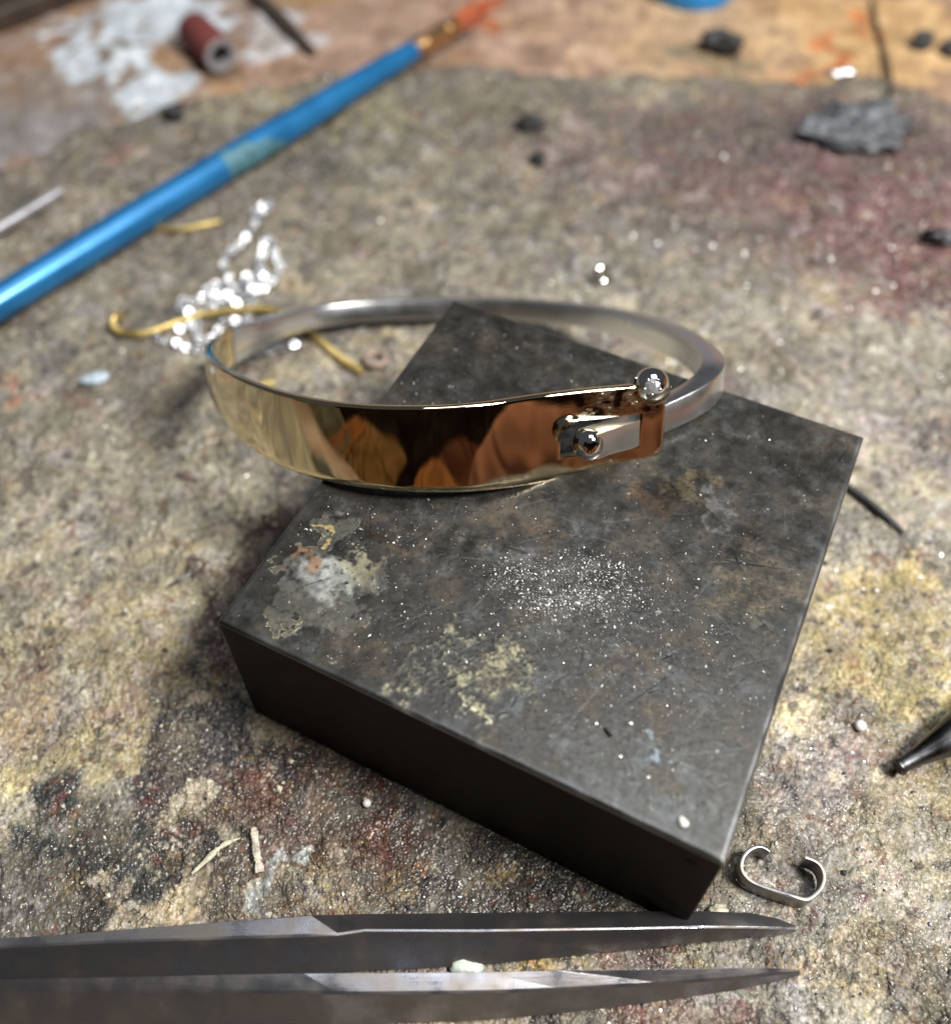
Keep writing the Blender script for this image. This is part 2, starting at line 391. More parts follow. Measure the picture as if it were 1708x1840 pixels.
def board_color(X, Y, z_edge=None):
    """stains of the board and a few painted shadows: albedo from layered noise and hand-placed patches"""
    n30 = smp(fld(30, 1), X, Y); n12 = smp(fld(12, 2), X, Y); n5 = smp(fld(5, 3), X, Y)
    n2 = smp(fld(2.2, 4), X, Y); n1 = smp(fld(1.0, 5), X, Y); n05 = smp(fld(.55, 6), X, Y); n03 = smp(fld(.34, 7), X, Y)
    wx = X+1.8*smp(fld(7, 8), X, Y)+.7*n2; wy = Y+1.8*smp(fld(7, 9), X, Y)+.7*smp(fld(2.2, 10), X, Y)
    tan = lin((160, 150, 124)); grey = lin((134, 127, 113)); pale = lin((208, 200, 178)); gold = lin((176, 156, 104))
    dark = lin((62, 60, 60)); maroon = lin((98, 66, 66)); slate = lin((104, 106, 110))
    c = np.empty(X.shape+(3,)); c[:] = grey
    def mix(col, a):
        nonlocal c
        a = np.clip(a, 0, 1)[..., None]; c = c*(1-a)+np.asarray(col)*a
    mix(tan, .8*sst(-.8, 1.4, n30*.5+n12*.6+n5*.4))
    mix(gold, .4*sst(.6, 2.0, n12*.6+smp(fld(5, 12), X, Y)*.8))
    mix(slate, .55*sst(.5, 1.9, smp(fld(9, 13), X, Y)*.8+n5*.5))
    P = []   # (px,py, rx_mm, ry_mm, colour, strength, raggedness)
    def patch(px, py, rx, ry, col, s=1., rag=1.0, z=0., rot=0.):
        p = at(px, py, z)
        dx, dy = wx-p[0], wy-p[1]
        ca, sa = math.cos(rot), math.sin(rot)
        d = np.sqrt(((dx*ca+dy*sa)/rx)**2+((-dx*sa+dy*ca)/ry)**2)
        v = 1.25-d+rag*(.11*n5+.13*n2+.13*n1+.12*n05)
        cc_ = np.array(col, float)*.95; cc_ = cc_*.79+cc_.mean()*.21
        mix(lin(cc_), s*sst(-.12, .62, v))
    # broad zones ------------------------------------------------------------
    patch(260, 800, 26, 20, (154, 146, 124), .8)
    patch(230, 330, 34, 22, (126, 116, 104), .8)
    patch(60, 640, 22, 22, (150, 142, 122), .75)
    patch(680, 240, 26, 18, (122, 116, 98), .85)
    patch(620, 210, 16, 7, (142, 134, 84), .6)
    patch(960, 230, 20, 14, (112, 102, 90), .8)
    patch(1180, 330, 28, 22, (118, 98, 94), .85)
    patch(1500, 330, 28, 28, (112, 74, 76), .9)
    patch(1640, 470, 17, 24, (124, 78, 80), .9)
    patch(1500, 240, 34, 10, (98, 74, 76), .8)
    patch(1100, 480, 30, 13, (146, 140, 126), .75)
    patch(780, 400, 24, 16, (136, 128, 108), .7)
    patch(1030, 470, 3.2, 3.0, (120, 124, 128), .9)
    patch(1620, 720, 22, 16, (158, 150, 134), .85)
    patch(1640, 900, 18, 8, (192, 182, 150), .85)
    patch(1600, 800, 14, 5, (146, 132, 128), .7)
    patch(1680, 1000, 13, 5, (122, 120, 112), .7)
    patch(1570, 1120, 12, 9, (196, 172, 104), .9)
    patch(1520, 1270, 8, 6, (172, 160, 120), .8)
    patch(1640, 1230, 12, 6, (196, 176, 110), .8)
    patch(1650, 1400, 10, 6, (192, 170, 110), .8)
    patch(1560, 1400, 6, 5, (150, 112, 98), .75)
    patch(1510, 1460, 4.0, 2.6, (158, 106, 74), .8)
    patch(1480, 1400, 6, 4, (128, 118, 122), .7)
    patch(1640, 1560, 12, 8, (172, 160, 126), .8)
    patch(1560, 1740, 18, 8, (128, 124, 112), .75)
    patch(1400, 1470, 5, 6, (126, 116, 108), .6)
    patch(1660, 1770, 8, 4, (168, 150, 110), .7)
    # left
    patch(120, 1000, 26, 13, (176, 166, 138), .8)
    patch(180, 1180, 22, 11, (186, 168, 116), .85)
    patch(60, 1330, 16, 10, (206, 196, 164), .85)
    patch(330, 1000, 9, 8, (150, 140, 112), .6)
    patch(150, 1330, 10, 5, (200, 178, 110), .7)
    patch(250, 1245, 8, 3, (162, 128, 84), .6)
    patch(110, 1270, 10, 3, (168, 134, 108), .55)
    # dark stains
    patch(640, 1470, 27, 9.5, (86, 76, 68), .9, .7, rot=-.42)
    patch(900, 1600, 20, 5, (78, 72, 66), .85, .7)
    patch(180, 1570, 13, 8, (66, 66, 66), .85, .6)
    patch(330, 1560, 9, 6, (96, 84, 74), .8, .7)
    patch(430, 1330, 8.5, 5.5, (58, 54, 54), 1., rot=-.5)
    patch(330, 1390, 5, 3, (92, 82, 74), .8)
    patch(560, 1480, 10.5, 6.5, (92, 62, 52), .92)
    patch(700, 1530, 8, 4.5, (96, 56, 46), .75)
    patch(310, 1440, 5.5, 3.0, (82, 66, 62), .85)
    patch(170, 1560, 10.5, 6.8, (50, 54, 58), 1.)
    patch(40, 1620, 6, 4, (98, 92, 84), .8)
    patch(780, 1590, 9, 4, (64, 60, 58), .9)
    patch(960, 1600, 9, 5, (80, 74, 68), .9)
    patch(1060, 1625, 6, 2.4, (62, 58, 52), .9)
    patch(500, 1600, 6, 2.4, (96, 70, 46), .8)
    patch(420, 1500, 4, 3, (104, 84, 70), .7)
    patch(290, 1620, 3.8, 3.0, (178, 158, 118), .95)
    patch(335, 1480, 3.2, 2.2, (176, 160, 128), .85)
    patch(370, 1470, 1.8, 1.2, (188, 176, 148), .9)
    patch(455, 1600, 1.7, 1.4, (150, 158, 156), .85)
    patch(600, 1540, 3, 1.3, (158, 142, 108), .7)
    patch(640, 1610, 4, 2, (120, 106, 82), .7)
    # between and below the tweezers
    patch(560, 1840, 14, 3.6, (112, 70, 58), .9)
    patch(1180, 1790, 8, 3, (104, 58, 56), .7)
    patch(1120, 1725, 6, 1.6, (96, 62, 54), .8)
    patch(960, 1728, 2.2, 1.1, (186, 156, 84), .9)
    # wine-red stains left of the block, with its cast shadow painted in
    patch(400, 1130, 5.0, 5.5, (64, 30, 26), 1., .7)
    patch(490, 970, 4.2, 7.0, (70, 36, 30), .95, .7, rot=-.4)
    patch(265, 752, 3.4, 3.4, (92, 80, 66), .8)  # bangle's cast shadow painted into the board colour
    patch(330, 690, 4, 2.2, (98, 78, 66), .7, rot=.6)  # second blot of the bangle's painted shadow
    patch(120, 640, 2.6, 1.8, (88, 84, 92), .8)
    patch(1560, 1290, 1.0, .9, (70, 66, 60), .9)
    # middle-distance scorch marks and pale rubbed places
    for px, py, rx, ry, col, st in [(320, 545, 6, 3.5, (100, 97, 90), .7), (560, 300, 8, 5, (98, 94, 86), .65), (905, 430, 7, 4, (104, 98, 90), .6), (1250, 415, 9, 4, (92, 82, 80), .65), (1010, 330, 9, 4, (100, 84, 80), .6),
                                    (760, 300, 10, 5, (146, 140, 112), .55), (1350, 560, 7, 3.5, (166, 160, 146), .6), (1200, 470, 6, 3, (158, 152, 138), .6), (1640, 630, 9, 5, (178, 170, 148), .65), (1560, 700, 6, 3.5, (128, 118, 112), .6),
                                    (130, 470, 9, 5, (116, 110, 98), .6), (420, 250, 12, 4, (112, 102, 92), .6), (880, 180, 9, 5, (128, 122, 92), .6), (1330, 240, 10, 5, (94, 82, 80), .6), (1420, 420, 8, 4, (96, 66, 68), .7), (1560, 480, 9, 5, (104, 62, 64), .7),
                                    (620, 430, 7, 3.5, (156, 148, 124), .55), (200, 930, 7, 3, (112, 106, 98), .55), (330, 880, 6, 3, (176, 168, 146), .6), (60, 820, 7, 4, (120, 112, 100), .55), (90, 1090, 8, 4, (140, 132, 120), .5), (250, 640, 5, 3, (112, 104, 94), .55),
                                    (1690, 800, 6, 4, (142, 128, 122), .6), (1580, 960, 6, 2.4, (132, 126, 116), .6), (1470, 1180, 4, 2.5, (150, 128, 100), .5), (1450, 1330, 5, 2.6, (134, 124, 118), .55)]:
        patch(px, py, rx, ry, col, st, 1.2)
    # small flakes and paint specks
    for px, py, r_, col in [(175, 680, 1.6, (168, 182, 190)), (190, 672, 1.3, (206, 208, 198)), (20, 700, 1.8, (168, 92, 76)), (60, 262, 2.2, (150, 104, 92)),
                            (215, 282, 3.2, (154, 112, 100)), (300, 872, 2.4, (182, 176, 152)), (650, 160, 4, (150, 140, 96)), (620, 640, 2, (170, 162, 146))]:
        patch(px, py, r_, r_*.7, col, .85, .8)
    # pores, crumbs and mottling
    k3 = smp(fld(3.2, 25), X, Y); k4 = smp(fld(3.6, 26), X, Y); k5 = smp(fld(2.6, 27), X, Y); k6 = smp(fld(4.5, 28), X, Y)
    for kk, col_, st in ((k3, (116, 112, 106), .50), (k4, (172, 148, 134), .34), (k5, (176, 168, 146), .26), (k6, (146, 142, 148), .38)):
        lumc = c.mean(axis=2)
        mix(lin(col_), st*sst(.35, 1.8, kk+.45*n1+.3*n05)*sst(.05, .20, lumc))
    hz = .82
    mott = np.exp(.12*n12+.13*n5+.12*n2+.14*n1+.14*n05+.17*n03)
    c = c*mott[..., None]**.9
    mix(lin((214, 206, 184)), .7*sst(1.3, 2.2, smp(fld(.4, 15), X, Y)*.9+n2*.4))
    mix(lin((66, 60, 58)), .75*sst(1.35, 2.1, smp(fld(.7, 16), X, Y)*.8+smp(fld(2.2, 17), X, Y)*.6))
    mix(lin((52, 46, 48)), .7*sst(1.25, 2.0, smp(fld(1.6, 22), X, Y)*.9+smp(fld(5, 23), X, Y)*.5))
    mix(lin((112, 62, 54)), .5*sst(1.3, 2.2, smp(fld(1.2, 18), X, Y)*.8+smp(fld(5, 19), X, Y)*.7))
    mix(lin((178, 150, 96)), .35*sst(1.0, 2.4, smp(fld(.5, 20), X, Y)*.8+smp(fld(4, 21), X, Y)*.7))
    # scorched and smeared dirt: long soft brown and charcoal drifts
    sm = smp(fld(10, 29, aniso=.45), X*.8+Y*.6, Y*.8-X*.6); sm2 = smp(fld(6, 24, aniso=.5), X*.9-Y*.44, Y*.9+X*.44); sm3 = smp(fld(16, 14), X, Y)
    mix(lin((106, 101, 86)), .38*sst(.2, 1.8, sm+.25*n2+.15*n05))
    mix(lin((78, 76, 72)), .36*sst(.5, 2.0, sm2+.25*n2+.2*n05))
    mix(lin((114, 102, 84)), .22*sst(.4, 1.9, sm3+.3*n5+.2*n1))
    return np.clip(c*.93, .008, .9)

def board_height(X, Y):
    wear = .40+.60*sst(-.7, .7, smp(fld(11, 38), X, Y)+.5*smp(fld(4, 39), X, Y))
    h = .30*smp(fld(9, 31), X, Y)*.5+.13*smp(fld(2.6, 32), X, Y)+.085*smp(fld(1.1, 33), X, Y)
    g = smp(fld(.62, 34), X, Y)
    h += .075*np.maximum(g, -.8)+.06*smp(fld(.36, 35), X, Y)-.10*sst(.55, .0, np.abs(smp(fld(.9, 37), X, Y)))*.6
    c = smp(fld(1.8, 36), X, Y)
    h -= .16*sst(1.3, 2.3, c)
    qx, qy = X-10.63, Y-57.5; ci, si = math.cos(-.4896), math.sin(-.4896)
    dd = np.maximum(np.abs(qx*ci+qy*si), np.abs(-qx*si+qy*ci))-25
    return h*wear*(.30+.70*sst(-.2, 2.2, dd))-.12

def make_board():
    ny, nx = 980, 960
    ys = [4.0]
    dy0 = .118
    for k in range(ny-1):
        d = math.hypot(CH*.72, ys[-1]+20)
        ys.append(ys[-1]+dy0*(1+ys[-1]/78.))
    ys = np.array(ys)
    ys = 6+(ys-ys[0])/(ys[-1]-ys[0])*(230-6)
    ys = np.concatenate([[-90, -55, -30, -14, -4, 1], ys])
    u = np.linspace(-1, 1, nx); u = np.concatenate([[-3, -2.2, -1.6, -1.25, -1.1], u, [1.1, 1.25, 1.6, 2.2, 3]])
    hw = 38.5+.40*np.clip(ys, 0, None)
    X = u[None, :]*hw[:, None]; Y = np.repeat(ys[:, None], len(u), 1)
    X = X+(-.5)
    E = edge_y(X)+1.3*smp(fld(14, 41), X, Y*0)+.5*smp(fld(3, 42), X, Y*0+9)
    over = sst(-1.6, 1.0, Y-E)
    Z = board_height(X, Y)
    drop = sst(-.6, .5, Y-E)
    Z = Z*(1-drop)+drop*(-4.6)
    c = board_color(X, Y)
    fr = sst(-5, -1, Y-E)[..., None]*.35
    c = c*(1-fr)+lin((88, 80, 66))*fr
    gl = smp(fld(5, 51), X, Y)*.6+smp(fld(.8, 52), X, Y)*.6
    lum = c.mean(axis=2)
    wear = .35+.65*sst(-.7, .7, smp(fld(11, 38), X, Y)+.5*smp(fld(4, 39), X, Y))
    rough = np.clip(.42+.10*gl-.20*sst(.20, .05, lum), .17, .7)
    o = gridmesh('soldering_board', X, Y, Z, M_board, {'col': c, 'rough': rough, 'grain': np.clip(wear+.25*sst(.20, .05, lum), 0, 1)})
    tag(o, 'grimy soldering board crusted with tan, grey and wine red stains lying under everything', 'board')
    return o
make_board()

# ------------------------------------------------------------------ wooden bench under / behind the board
def make_bench():
    ys = np.concatenate([np.linspace(-140, 110, 12), np.linspace(115, 330, 290), np.linspace(340, 620, 20)])
    xs = np.concatenate([np.linspace(-420, -150, 14), np.linspace(-145, 160, 400), np.linspace(170, 420, 14)])
    X, Y = np.meshgrid(xs, ys)
    n20 = smp(fld(20, 61), X, Y); n8 = smp(fld(8, 62), X, Y); n3 = smp(fld(3, 63), X, Y)
    gr = smp(fld(5, 64, aniso=.12), X, Y); n1 = smp(fld(1.2, 65), X, Y)
    c = np.empty(X.shape+(3,)); c[:] = lin((178, 146, 124))
    wx = X+3*smp(fld(9, 66), X, Y)+1.2*n3; wy = Y+3*smp(fld(9, 67), X, Y)
    def mix(col, a):
        nonlocal c
        a = np.clip(a, 0, 1)[..., None]; c = c*(1-a)+lin(col)*a
    def patch(px, py, rx, ry, col, s=1., rot=0., soft=.5):
        p = at(px, py, -3); dx, dy = wx-p[0], wy-p[1]; ca, sa = math.cos(rot), math.sin(rot)
        d = np.sqrt(((dx*ca+dy*sa)/rx)**2+((-dx*sa+dy*ca)/ry)**2)
        mix(col, s*sst(0, soft, 1.2-d+.14*n8+.12*n3+.06*n1))
    mix((206, 164, 116), .6*sst(-.4, 1.3, n20)); mix((150, 128, 122), .6*sst(.2, 1.4, n8+.3*gr)); mix((184, 172, 156), .5*sst(.9, 1.8, n3+.5*n8))
    patch(1560, 60, 24, 22, (214, 176, 124), .8); patch(1200, 60, 24, 20, (206, 172, 134), .8)
    patch(950, 60, 20, 18, (190, 158, 136), .7); patch(640, 70, 20, 20, (178, 148, 130), .8)
    patch(100, 180, 24, 18, (158, 144, 134), .9); patch(300, 20, 26, 16, (164, 148, 138), .8); patch(60, 240, 20, 12, (150, 146, 146), .8)
    # spilled white paint
    pw = (222, 230, 238)
    for px, py, rx, ry, ro in [(270, 10, 10, 12, .3), (190, 50, 9, 9, .5), (160, 90, 6.5, 8, .7), (125, 112, 3.2, 4.5, .6), (215, 105, 5, 4, 0), (265, 125, 6.5, 5, -.4), (300, 150, 5, 6, .2),
                               (250, 180, 4.5, 6, .5), (330, 10, 8, 7, 0), (480, 60, 5, 6, 0), (560, 60, 2.4, 7, .4)]:
        patch(px, py, rx, ry, pw, .93 if px < 400 else .5, ro, .35)
    patch(195, 85, 3.4, 2.2, (120, 100, 76), .95)
    # rust-orange streak, dark smudges
    for px, py, rx, ry, ro in [(1462, 122, 4.5, 3.5, 0), (1482, 105, 3.6, 4, 0), (1500, 88, 3.4, 4, 0), (1518, 68, 3.2, 4.5, 0), (1538, 45, 3.0, 5, 0), (1556, 20, 3, 5, 0), (870, 8, 6, 4, 0)]:
        patch(px, py, rx, ry, (190, 104, 58), .75, ro, .8)
    patch(1290, 95, 7, 9, (132, 122, 100), .8); patch(1000, 95, 6, 4, (128, 104, 92), .7); patch(420, 130, 5, 3.5, (96, 78, 62), .6)
    c = c*np.exp(.10*n3+.08*n1+.10*gr+.10*n8)[..., None]
    rough = np.clip(.55+.08*n8, .3, .8)
    Z = -4.0+.10*n8+.05*n3
    o = gridmesh('bench_top', X, Y, Z, M_wood, {'col': np.clip(c*.76, .01, .85), 'rough': rough})
    tag(o, kind='structure')
make_bench()

# ------------------------------------------------------------------ steel bench block
BX, BY, BTH, BT = 10.63, 57.5, -0.4896, 20.31
e1 = np.array([math.cos(BTH), math.sin(BTH), 0]); e2 = np.array([-math.sin(BTH), math.cos(BTH), 0])
BC = np.array([BX, BY, 0.])
def blk_ij(px, py, z=BT):
    p = at(px, py, z)-BC; return p@e1, p@e2

def stroke(A, p, q, wd, res, half):
    """soft line into raster A (block coordinates, mm)"""
    p = np.array(p); q = np.array(q); n = A.shape[0]
    lo = np.minimum(p, q)-3*wd; hi = np.maximum(p, q)+3*wd
    i0, j0 = np.clip(((lo+half)/res).astype(int), 0, n-1); i1, j1 = np.clip(((hi+half)/res).astype(int)+1, 0, n)
    if i1 <= i0 or j1 <= j0: return
    gx, gy = np.meshgrid(-half+res*np.arange(i0, i1), -half+res*np.arange(j0, j1))
    d = q-p; L2 = d@d+1e-9
    t = np.clip(((gx-p[0])*d[0]+(gy-p[1])*d[1])/L2, 0, 1)
    dd = np.hypot(gx-p[0]-t*d[0], gy-p[1]-t*d[1])
    A[j0:j1, i0:i1] = np.maximum(A[j0:j1, i0:i1], np.exp(-(dd/wd)**2)*(1-.5*np.abs(2*t-1)))

def make_block():
    b = .45                        # edge radius
    h = 25.0
    N = 520
    core = np.linspace(-h+b, h-b, N)
    ring = [(-h+b-b*math.sin(a), b-b*math.cos(a)) for a in np.linspace(math.pi/2, 0.25, 4)]
    pre = np.array([r_[0] for r_ in ring]); prez = np.array([r_[1] for r_ in ring])
    g = np.concatenate([pre, core, -pre[::-1]]); gz = np.concatenate([prez, np.zeros(N), prez[::-1]])
    I, J = np.meshgrid(g, g)
    # raster of scratches
    res = .08; n = int(2*h/res)+1
    S = np.zeros((n, n)); D = np.zeros((n, n))
    gs = np.random.default_rng(77)
    for k in range(300):
        p = gs.uniform(-h, h, 2); a = gs.normal(.6, .9); L = gs.exponential(1.6)+.5
        q = p+L*np.array([math.cos(a), math.sin(a)])
        stroke(S if gs.random() < .65 else D, p, q, gs.uniform(.035, .08), res, h)
    for a_, b_ in [((1140, 1005), (1220, 1100)), ((930, 910), (1010, 890)), ((800, 1000), (900, 1010)), ((1090, 720+220), (1160, 930)), ((700, 1130), (830, 1075)), ((780, 600), (830, 640)), ((900, 620), (980, 600))]:
        stroke(S, blk_ij(*a_), blk_ij(*b_), .07, res, h)
    for a_, b_ in [((790, 1225), (850, 1200)), ((815, 1245), (850, 1228)), ((873, 1212), (925, 1200)), ((880, 1210), (884, 1232)), ((1085, 1308), (1096, 1322)), ((1315, 985), (1330, 1025)), ((1255, 900), (1290, 935)), ((840, 1130), (865, 1155))]:
        stroke(D, blk_ij(*a_), blk_ij(*b_), .13, res, h)
    ii = np.clip(((I+h)/res).astype(int), 0, n-1); jj = np.clip(((J+h)/res).astype(int), 0, n-1)
    s = S[jj, ii]; d = D[jj, ii]
    n12 = smp(fld(12, 71), I, J); n5 = smp(fld(5, 72), I, J); n2 = smp(fld(2, 73), I, J); n1 = smp(fld(.9, 74), I, J); n04 = smp(fld(.4, 75), I, J)
    br = smp(fld(.8, 76, aniso=.15), I*math.cos(.5)+J*math.sin(.5), J*math.cos(.5)-I*math.sin(.5))
    c = np.empty(I.shape+(3,)); c[:] = lin((66, 64, 60))
    wi = I+.9*smp(fld(3.5, 78), I, J)+.25*n1; wj = J+.9*smp(fld(3.5, 79), I, J)+.25*smp(fld(.9, 80), I, J)
    metal = np.full(I.shape, .6)
    rough = .36+.05*n5+.05*n2
    Z = np.zeros(I.shape)
    def fieldp(px, py, rx, ry, rot=0.):
        i0, j0 = blk_ij(px, py); dx, dy = wi-i0, wj-j0; ca, sa = math.cos(rot), math.sin(rot)
        return 1-np.sqrt(((dx*ca+dy*sa)/rx)**2+((-dx*sa+dy*ca)/ry)**2)
    def mix(col, a):
        nonlocal c
        a = np.clip(a, 0, 1)[..., None]; c = c*(1-a)+lin(col)*a
    mix((62, 59, 56), .8*sst(-.4, 1.2, n12)); mix((80, 73, 63), .5*sst(.3, 1.8, n5+.4*n2)); mix((88, 91, 92), .35*sst(.6, 1.9, smp(fld(3, 81), I, J)+.4*n1))
    # brown stains, some darker and bluish-grey patches
    for px, py, rx, ry, col, st in [(1160, 900, 3.6, 1.6, (128, 94, 58), .6), (1190, 880, 5, 1.6, (52, 44, 40), .9), (1240, 870, 3.5, 1.5, (128, 112, 78), .75), (700, 960, 4, 1.2, (96, 76, 52), .6),
                                    (1340, 1000, 3, 3, (98, 84, 64), .7), (1150, 1200, 2.2, 3, (96, 80, 60), .6), (960, 945, 6, 1.5, (86, 66, 50), .6), (1280, 960, 6, 4, (62, 58, 56), .6),
                                    (870, 620, 8, 4, (82, 74, 62), .5), (760, 660, 8, 4, (60, 58, 58), .6), (900, 880, 8, 1.6, (62, 58, 56), .5), (640, 1170, 3, 2.2, (86, 68, 46), .6),
                                    (1380, 1060, 2.5, 2, (112, 100, 82), .6), (1330, 1070, 3, 2, (106, 92, 66), .6), (870, 970, 2.4, 1.1, (128, 112, 84), .6), (1000, 1060, 5.5, 3.6, (92, 92, 94), .5),
                                    (1180, 1460, 6, 4, (92, 96, 98), .4), (600, 1130, 4, 2, (96, 98, 98), .5), (930, 1000, 3, 1.2, (110, 114, 120), .6), (1050, 960, 3.4, 1, (106, 110, 118), .5)]:
        mix(np.array(col)*.9+6, .62*st*sst(-.35, .95, fieldp(px, py, rx, ry)+.20*n2+.15*n1+.15*n04))
    # the pale crusted patch with a raised outline (left)
    f = np.maximum.reduce([fieldp(575, 1020, 4.0, 3.0), fieldp(600, 965, 2.6, 2.0)-.05, fieldp(560, 1085, 4.4, 3.2), fieldp(650, 1040, 2.2, 2.4)-.1, fieldp(620, 1110, 3, 2.0)-.1])+.07*n5+.10*n2+.05*n1+.05*n04
    inside = sst(-.05, .22, f); edge = np.exp(-((f-.045)/.035)**2)*np.clip(.25+.7*n2-.5*(I > blk_ij(600, 1040)[0]), 0, 1)
    mix((92, 90, 82), .40*inside)
    mix((160, 163, 158), (.35+.65*inside)*inside*np.clip(sst(-.3, 1.0, fieldp(600, 1030, 3.4, 2.0)+.16*n1)+.0, 0, 1)*.85)
    mix((150, 144, 114), inside*.6*sst(-.3, .8, fieldp(650, 1025, 1.8, 1.8)+.2*n1))
    mix((140, 98, 64), inside*.7*sst(-.2, .8, fieldp(545, 1003, 1.6, .9)+.2*n1+.1*n04))
    mix((186, 166, 110), .8*sst(0, .6, fieldp(583, 966, .85, .65)+.12*n04))
    mix((176, 170, 136), edge*.7)
    Z += .02*inside+.04*edge; metal *= 1-.6*inside; rough += .08*inside
    # yellow-grey mottle below it
    f2 = .18*n5+np.maximum.reduce([fieldp(830, 1240, 3.2, 2.4), fieldp(800, 1170, 2.8, 1.6)-.1, fieldp(880, 1160, 3.6, 2.0)-.1, fieldp(740, 1230, 2.2, 2.4)-.15, fieldp(930, 1220, 2.4, 1.8)-.2, fieldp(850, 1270, 1.8, 1.2), fieldp(900, 1290, 3, 1)-.3])+.16*n2+.12*n1+.12*n04
    a2 = sst(-.35, .95, f2)
    mix((118, 114, 94), .48*a2*np.clip(.75+.3*n1+.25*n04, 0, 1)); mix((158, 153, 120), .5*sst(.35, 1.25, f2+.12*n04+.1*n1)); mix((188, 184, 160), .7*sst(-.1, .4, fieldp(850, 1275, 1.0, .7)+.2*n04))
    Z += .04*a2; metal *= 1-.75*a2; rough += .1*a2
    f3 = fieldp(1285, 915, 1.1, 1.1)+.25*n1
    mix((120, 117, 112), .6*sst(-.1, .7, f3+.1*n04))
    mix((126, 138, 144), .7*sst(-.2, .6, fieldp(1168, 1353, .8, 1.1)+.1*n04))
    # grease freckles
    c = c*np.exp(.08*n2+.07*n1+.09*n04+.06*br)[..., None]
    inr = sst(.5, 1.6, np.minimum(h-np.abs(I), h-np.abs(J)))
    mix((34, 32, 32), .6*inr*sst(1.2, 2.1, smp(fld(.5, 82), I, J)+.4*n2))
    mix((132, 132, 130), .22*s*inr); mix((26, 25, 25), .8*d*inr)
    Z += -.02*d-.012*s+.0018*n04+.0025*n1
    # worn bright rim along the edges, right edge's highlight painted in
    ed = np.minimum(h-np.abs(I), h-np.abs(J))
    rim = np.exp(-(ed/.35)**2)
    rb = np.exp(-((h-I)/.30)**2); mix((176, 180, 184), .42*rim*np.clip(.75+.2*n5, 0, 1)+.45*rb); metal += .4*rim; rough -= .08*rim
    # smooth-cornered profile
    zt = BT+Z*sst(.6, 2.2, ed)
    zt = zt-np.maximum(gz[None, :], gz[:, None])*1.0
    cc = np.clip(c, .006, .8)
    Xw = BX+I*e1[0]+J*e2[0]; Yw = BY+I*e1[1]+J*e2[1]
    root = thing('steel_block', (BX, BY, 0), 'square dark steel bench block with scuffed stained top and silvery filings', 'bench block')
    o = gridmesh('top_face', Xw-BX, Yw-BY, zt, M_block, {'col': cc, 'rough': np.clip(rough, .2, .75), 'metal': np.clip(metal, 0, 1)})
    o.parent = root
    # body: four sides and the base
    zs = np.linspace(0.0, BT-b+.03, 60); peri = []
    bb = .35
    k = 40
    side = np.linspace(-h+bb, h-bb, k)
    arc = np.linspace(0, math.pi/2, 6)[1:-1]
    for q in range(4):
        ca, sa = math.cos(q*math.pi/2), math.sin(q*math.pi/2)
        pts = [(t_, -h) for t_ in side]+[(h-bb+bb*math.sin(a), -h+bb-bb*math.cos(a)) for a in arc]
        for x_, y_ in pts: peri.append((x_*ca-y_*sa, x_*sa+y_*ca))
    V = []; F = []; np_ = len(peri)
    for z in zs:
        ins = .35*max(0, 1-z/.4)
        for x_, y_ in peri:
            f_ = 1-ins/h
            p = BC+e1*x_*f_+e2*y_*f_; V.append((p[0], p[1], z))
    for i in range(len(zs)-1):
        for j in range(np_):
            j2 = (j+1) % np_
            F.append((i*np_+j, i*np_+j2, (i+1)*np_+j2, (i+1)*np_+j))
    F.append(tuple(range(np_)))
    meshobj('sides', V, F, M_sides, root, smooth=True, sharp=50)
    # two little punched dimples on the front face, one crumb glinting in it
    fn = -e2
    pc = BC+e1*22.6-e2*25.02+np.array([0, 0, 17.2])
    V, F = lathe(pc, fn, [(0, .55), (.03, .62), (.05, .5), (.03, .34), (.01, .3)], 20, cap=False)
    meshobj('punch_mark', V, F, M_sides, root, smooth=True)
    return root
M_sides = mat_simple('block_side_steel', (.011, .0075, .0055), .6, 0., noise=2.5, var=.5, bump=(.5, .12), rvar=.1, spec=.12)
make_block()

# ------------------------------------------------------------------ filings scattered on the block
def scatter_chips(name, pts, sizes, mat, label, cat, flat=.35, elong=1.6, sub=None):
    base = np.array([(1, 0, 0), (-1, 0, 0), (0, 1, 0), (0, -1, 0), (0, 0, 1), (0, 0, -1)], float)
    tri = [(0, 2, 4), (2, 1, 4), (1, 3, 4), (3, 0, 4), (2, 0, 5), (1, 2, 5), (3, 1, 5), (0, 3, 5)]
    if sub: base, tri = ico(sub)
    V = []; F = []; g = np.random.default_rng(len(pts))
    for p, s in zip(pts, sizes):
        v = base*np.array([s*g.uniform(.8, elong), s, s*g.uniform(flat, 1)])
        v = v*(1+g.uniform(-.25, .25, (len(v), 1)))
        a, b_, c_ = g.uniform(0, 6.28), g.normal(0, .35), g.normal(0, .35)
        Rm = np.array(Matrix.Rotation(a, 3, 'Z') @ Matrix.Rotation(b_, 3, 'X') @ Matrix.Rotation(c_, 3, 'Y'))
        v = v@Rm.T; o_ = len(V)
        v = v+np.array(p)+np.array([0, 0, s*.25])
        V += list(v); F += [tuple(i+o_ for i in t) for t in tri]
    o = meshobj(name, V, F, mat, smooth=bool(sub), label=label, cat=cat, kind='stuff')
    return o

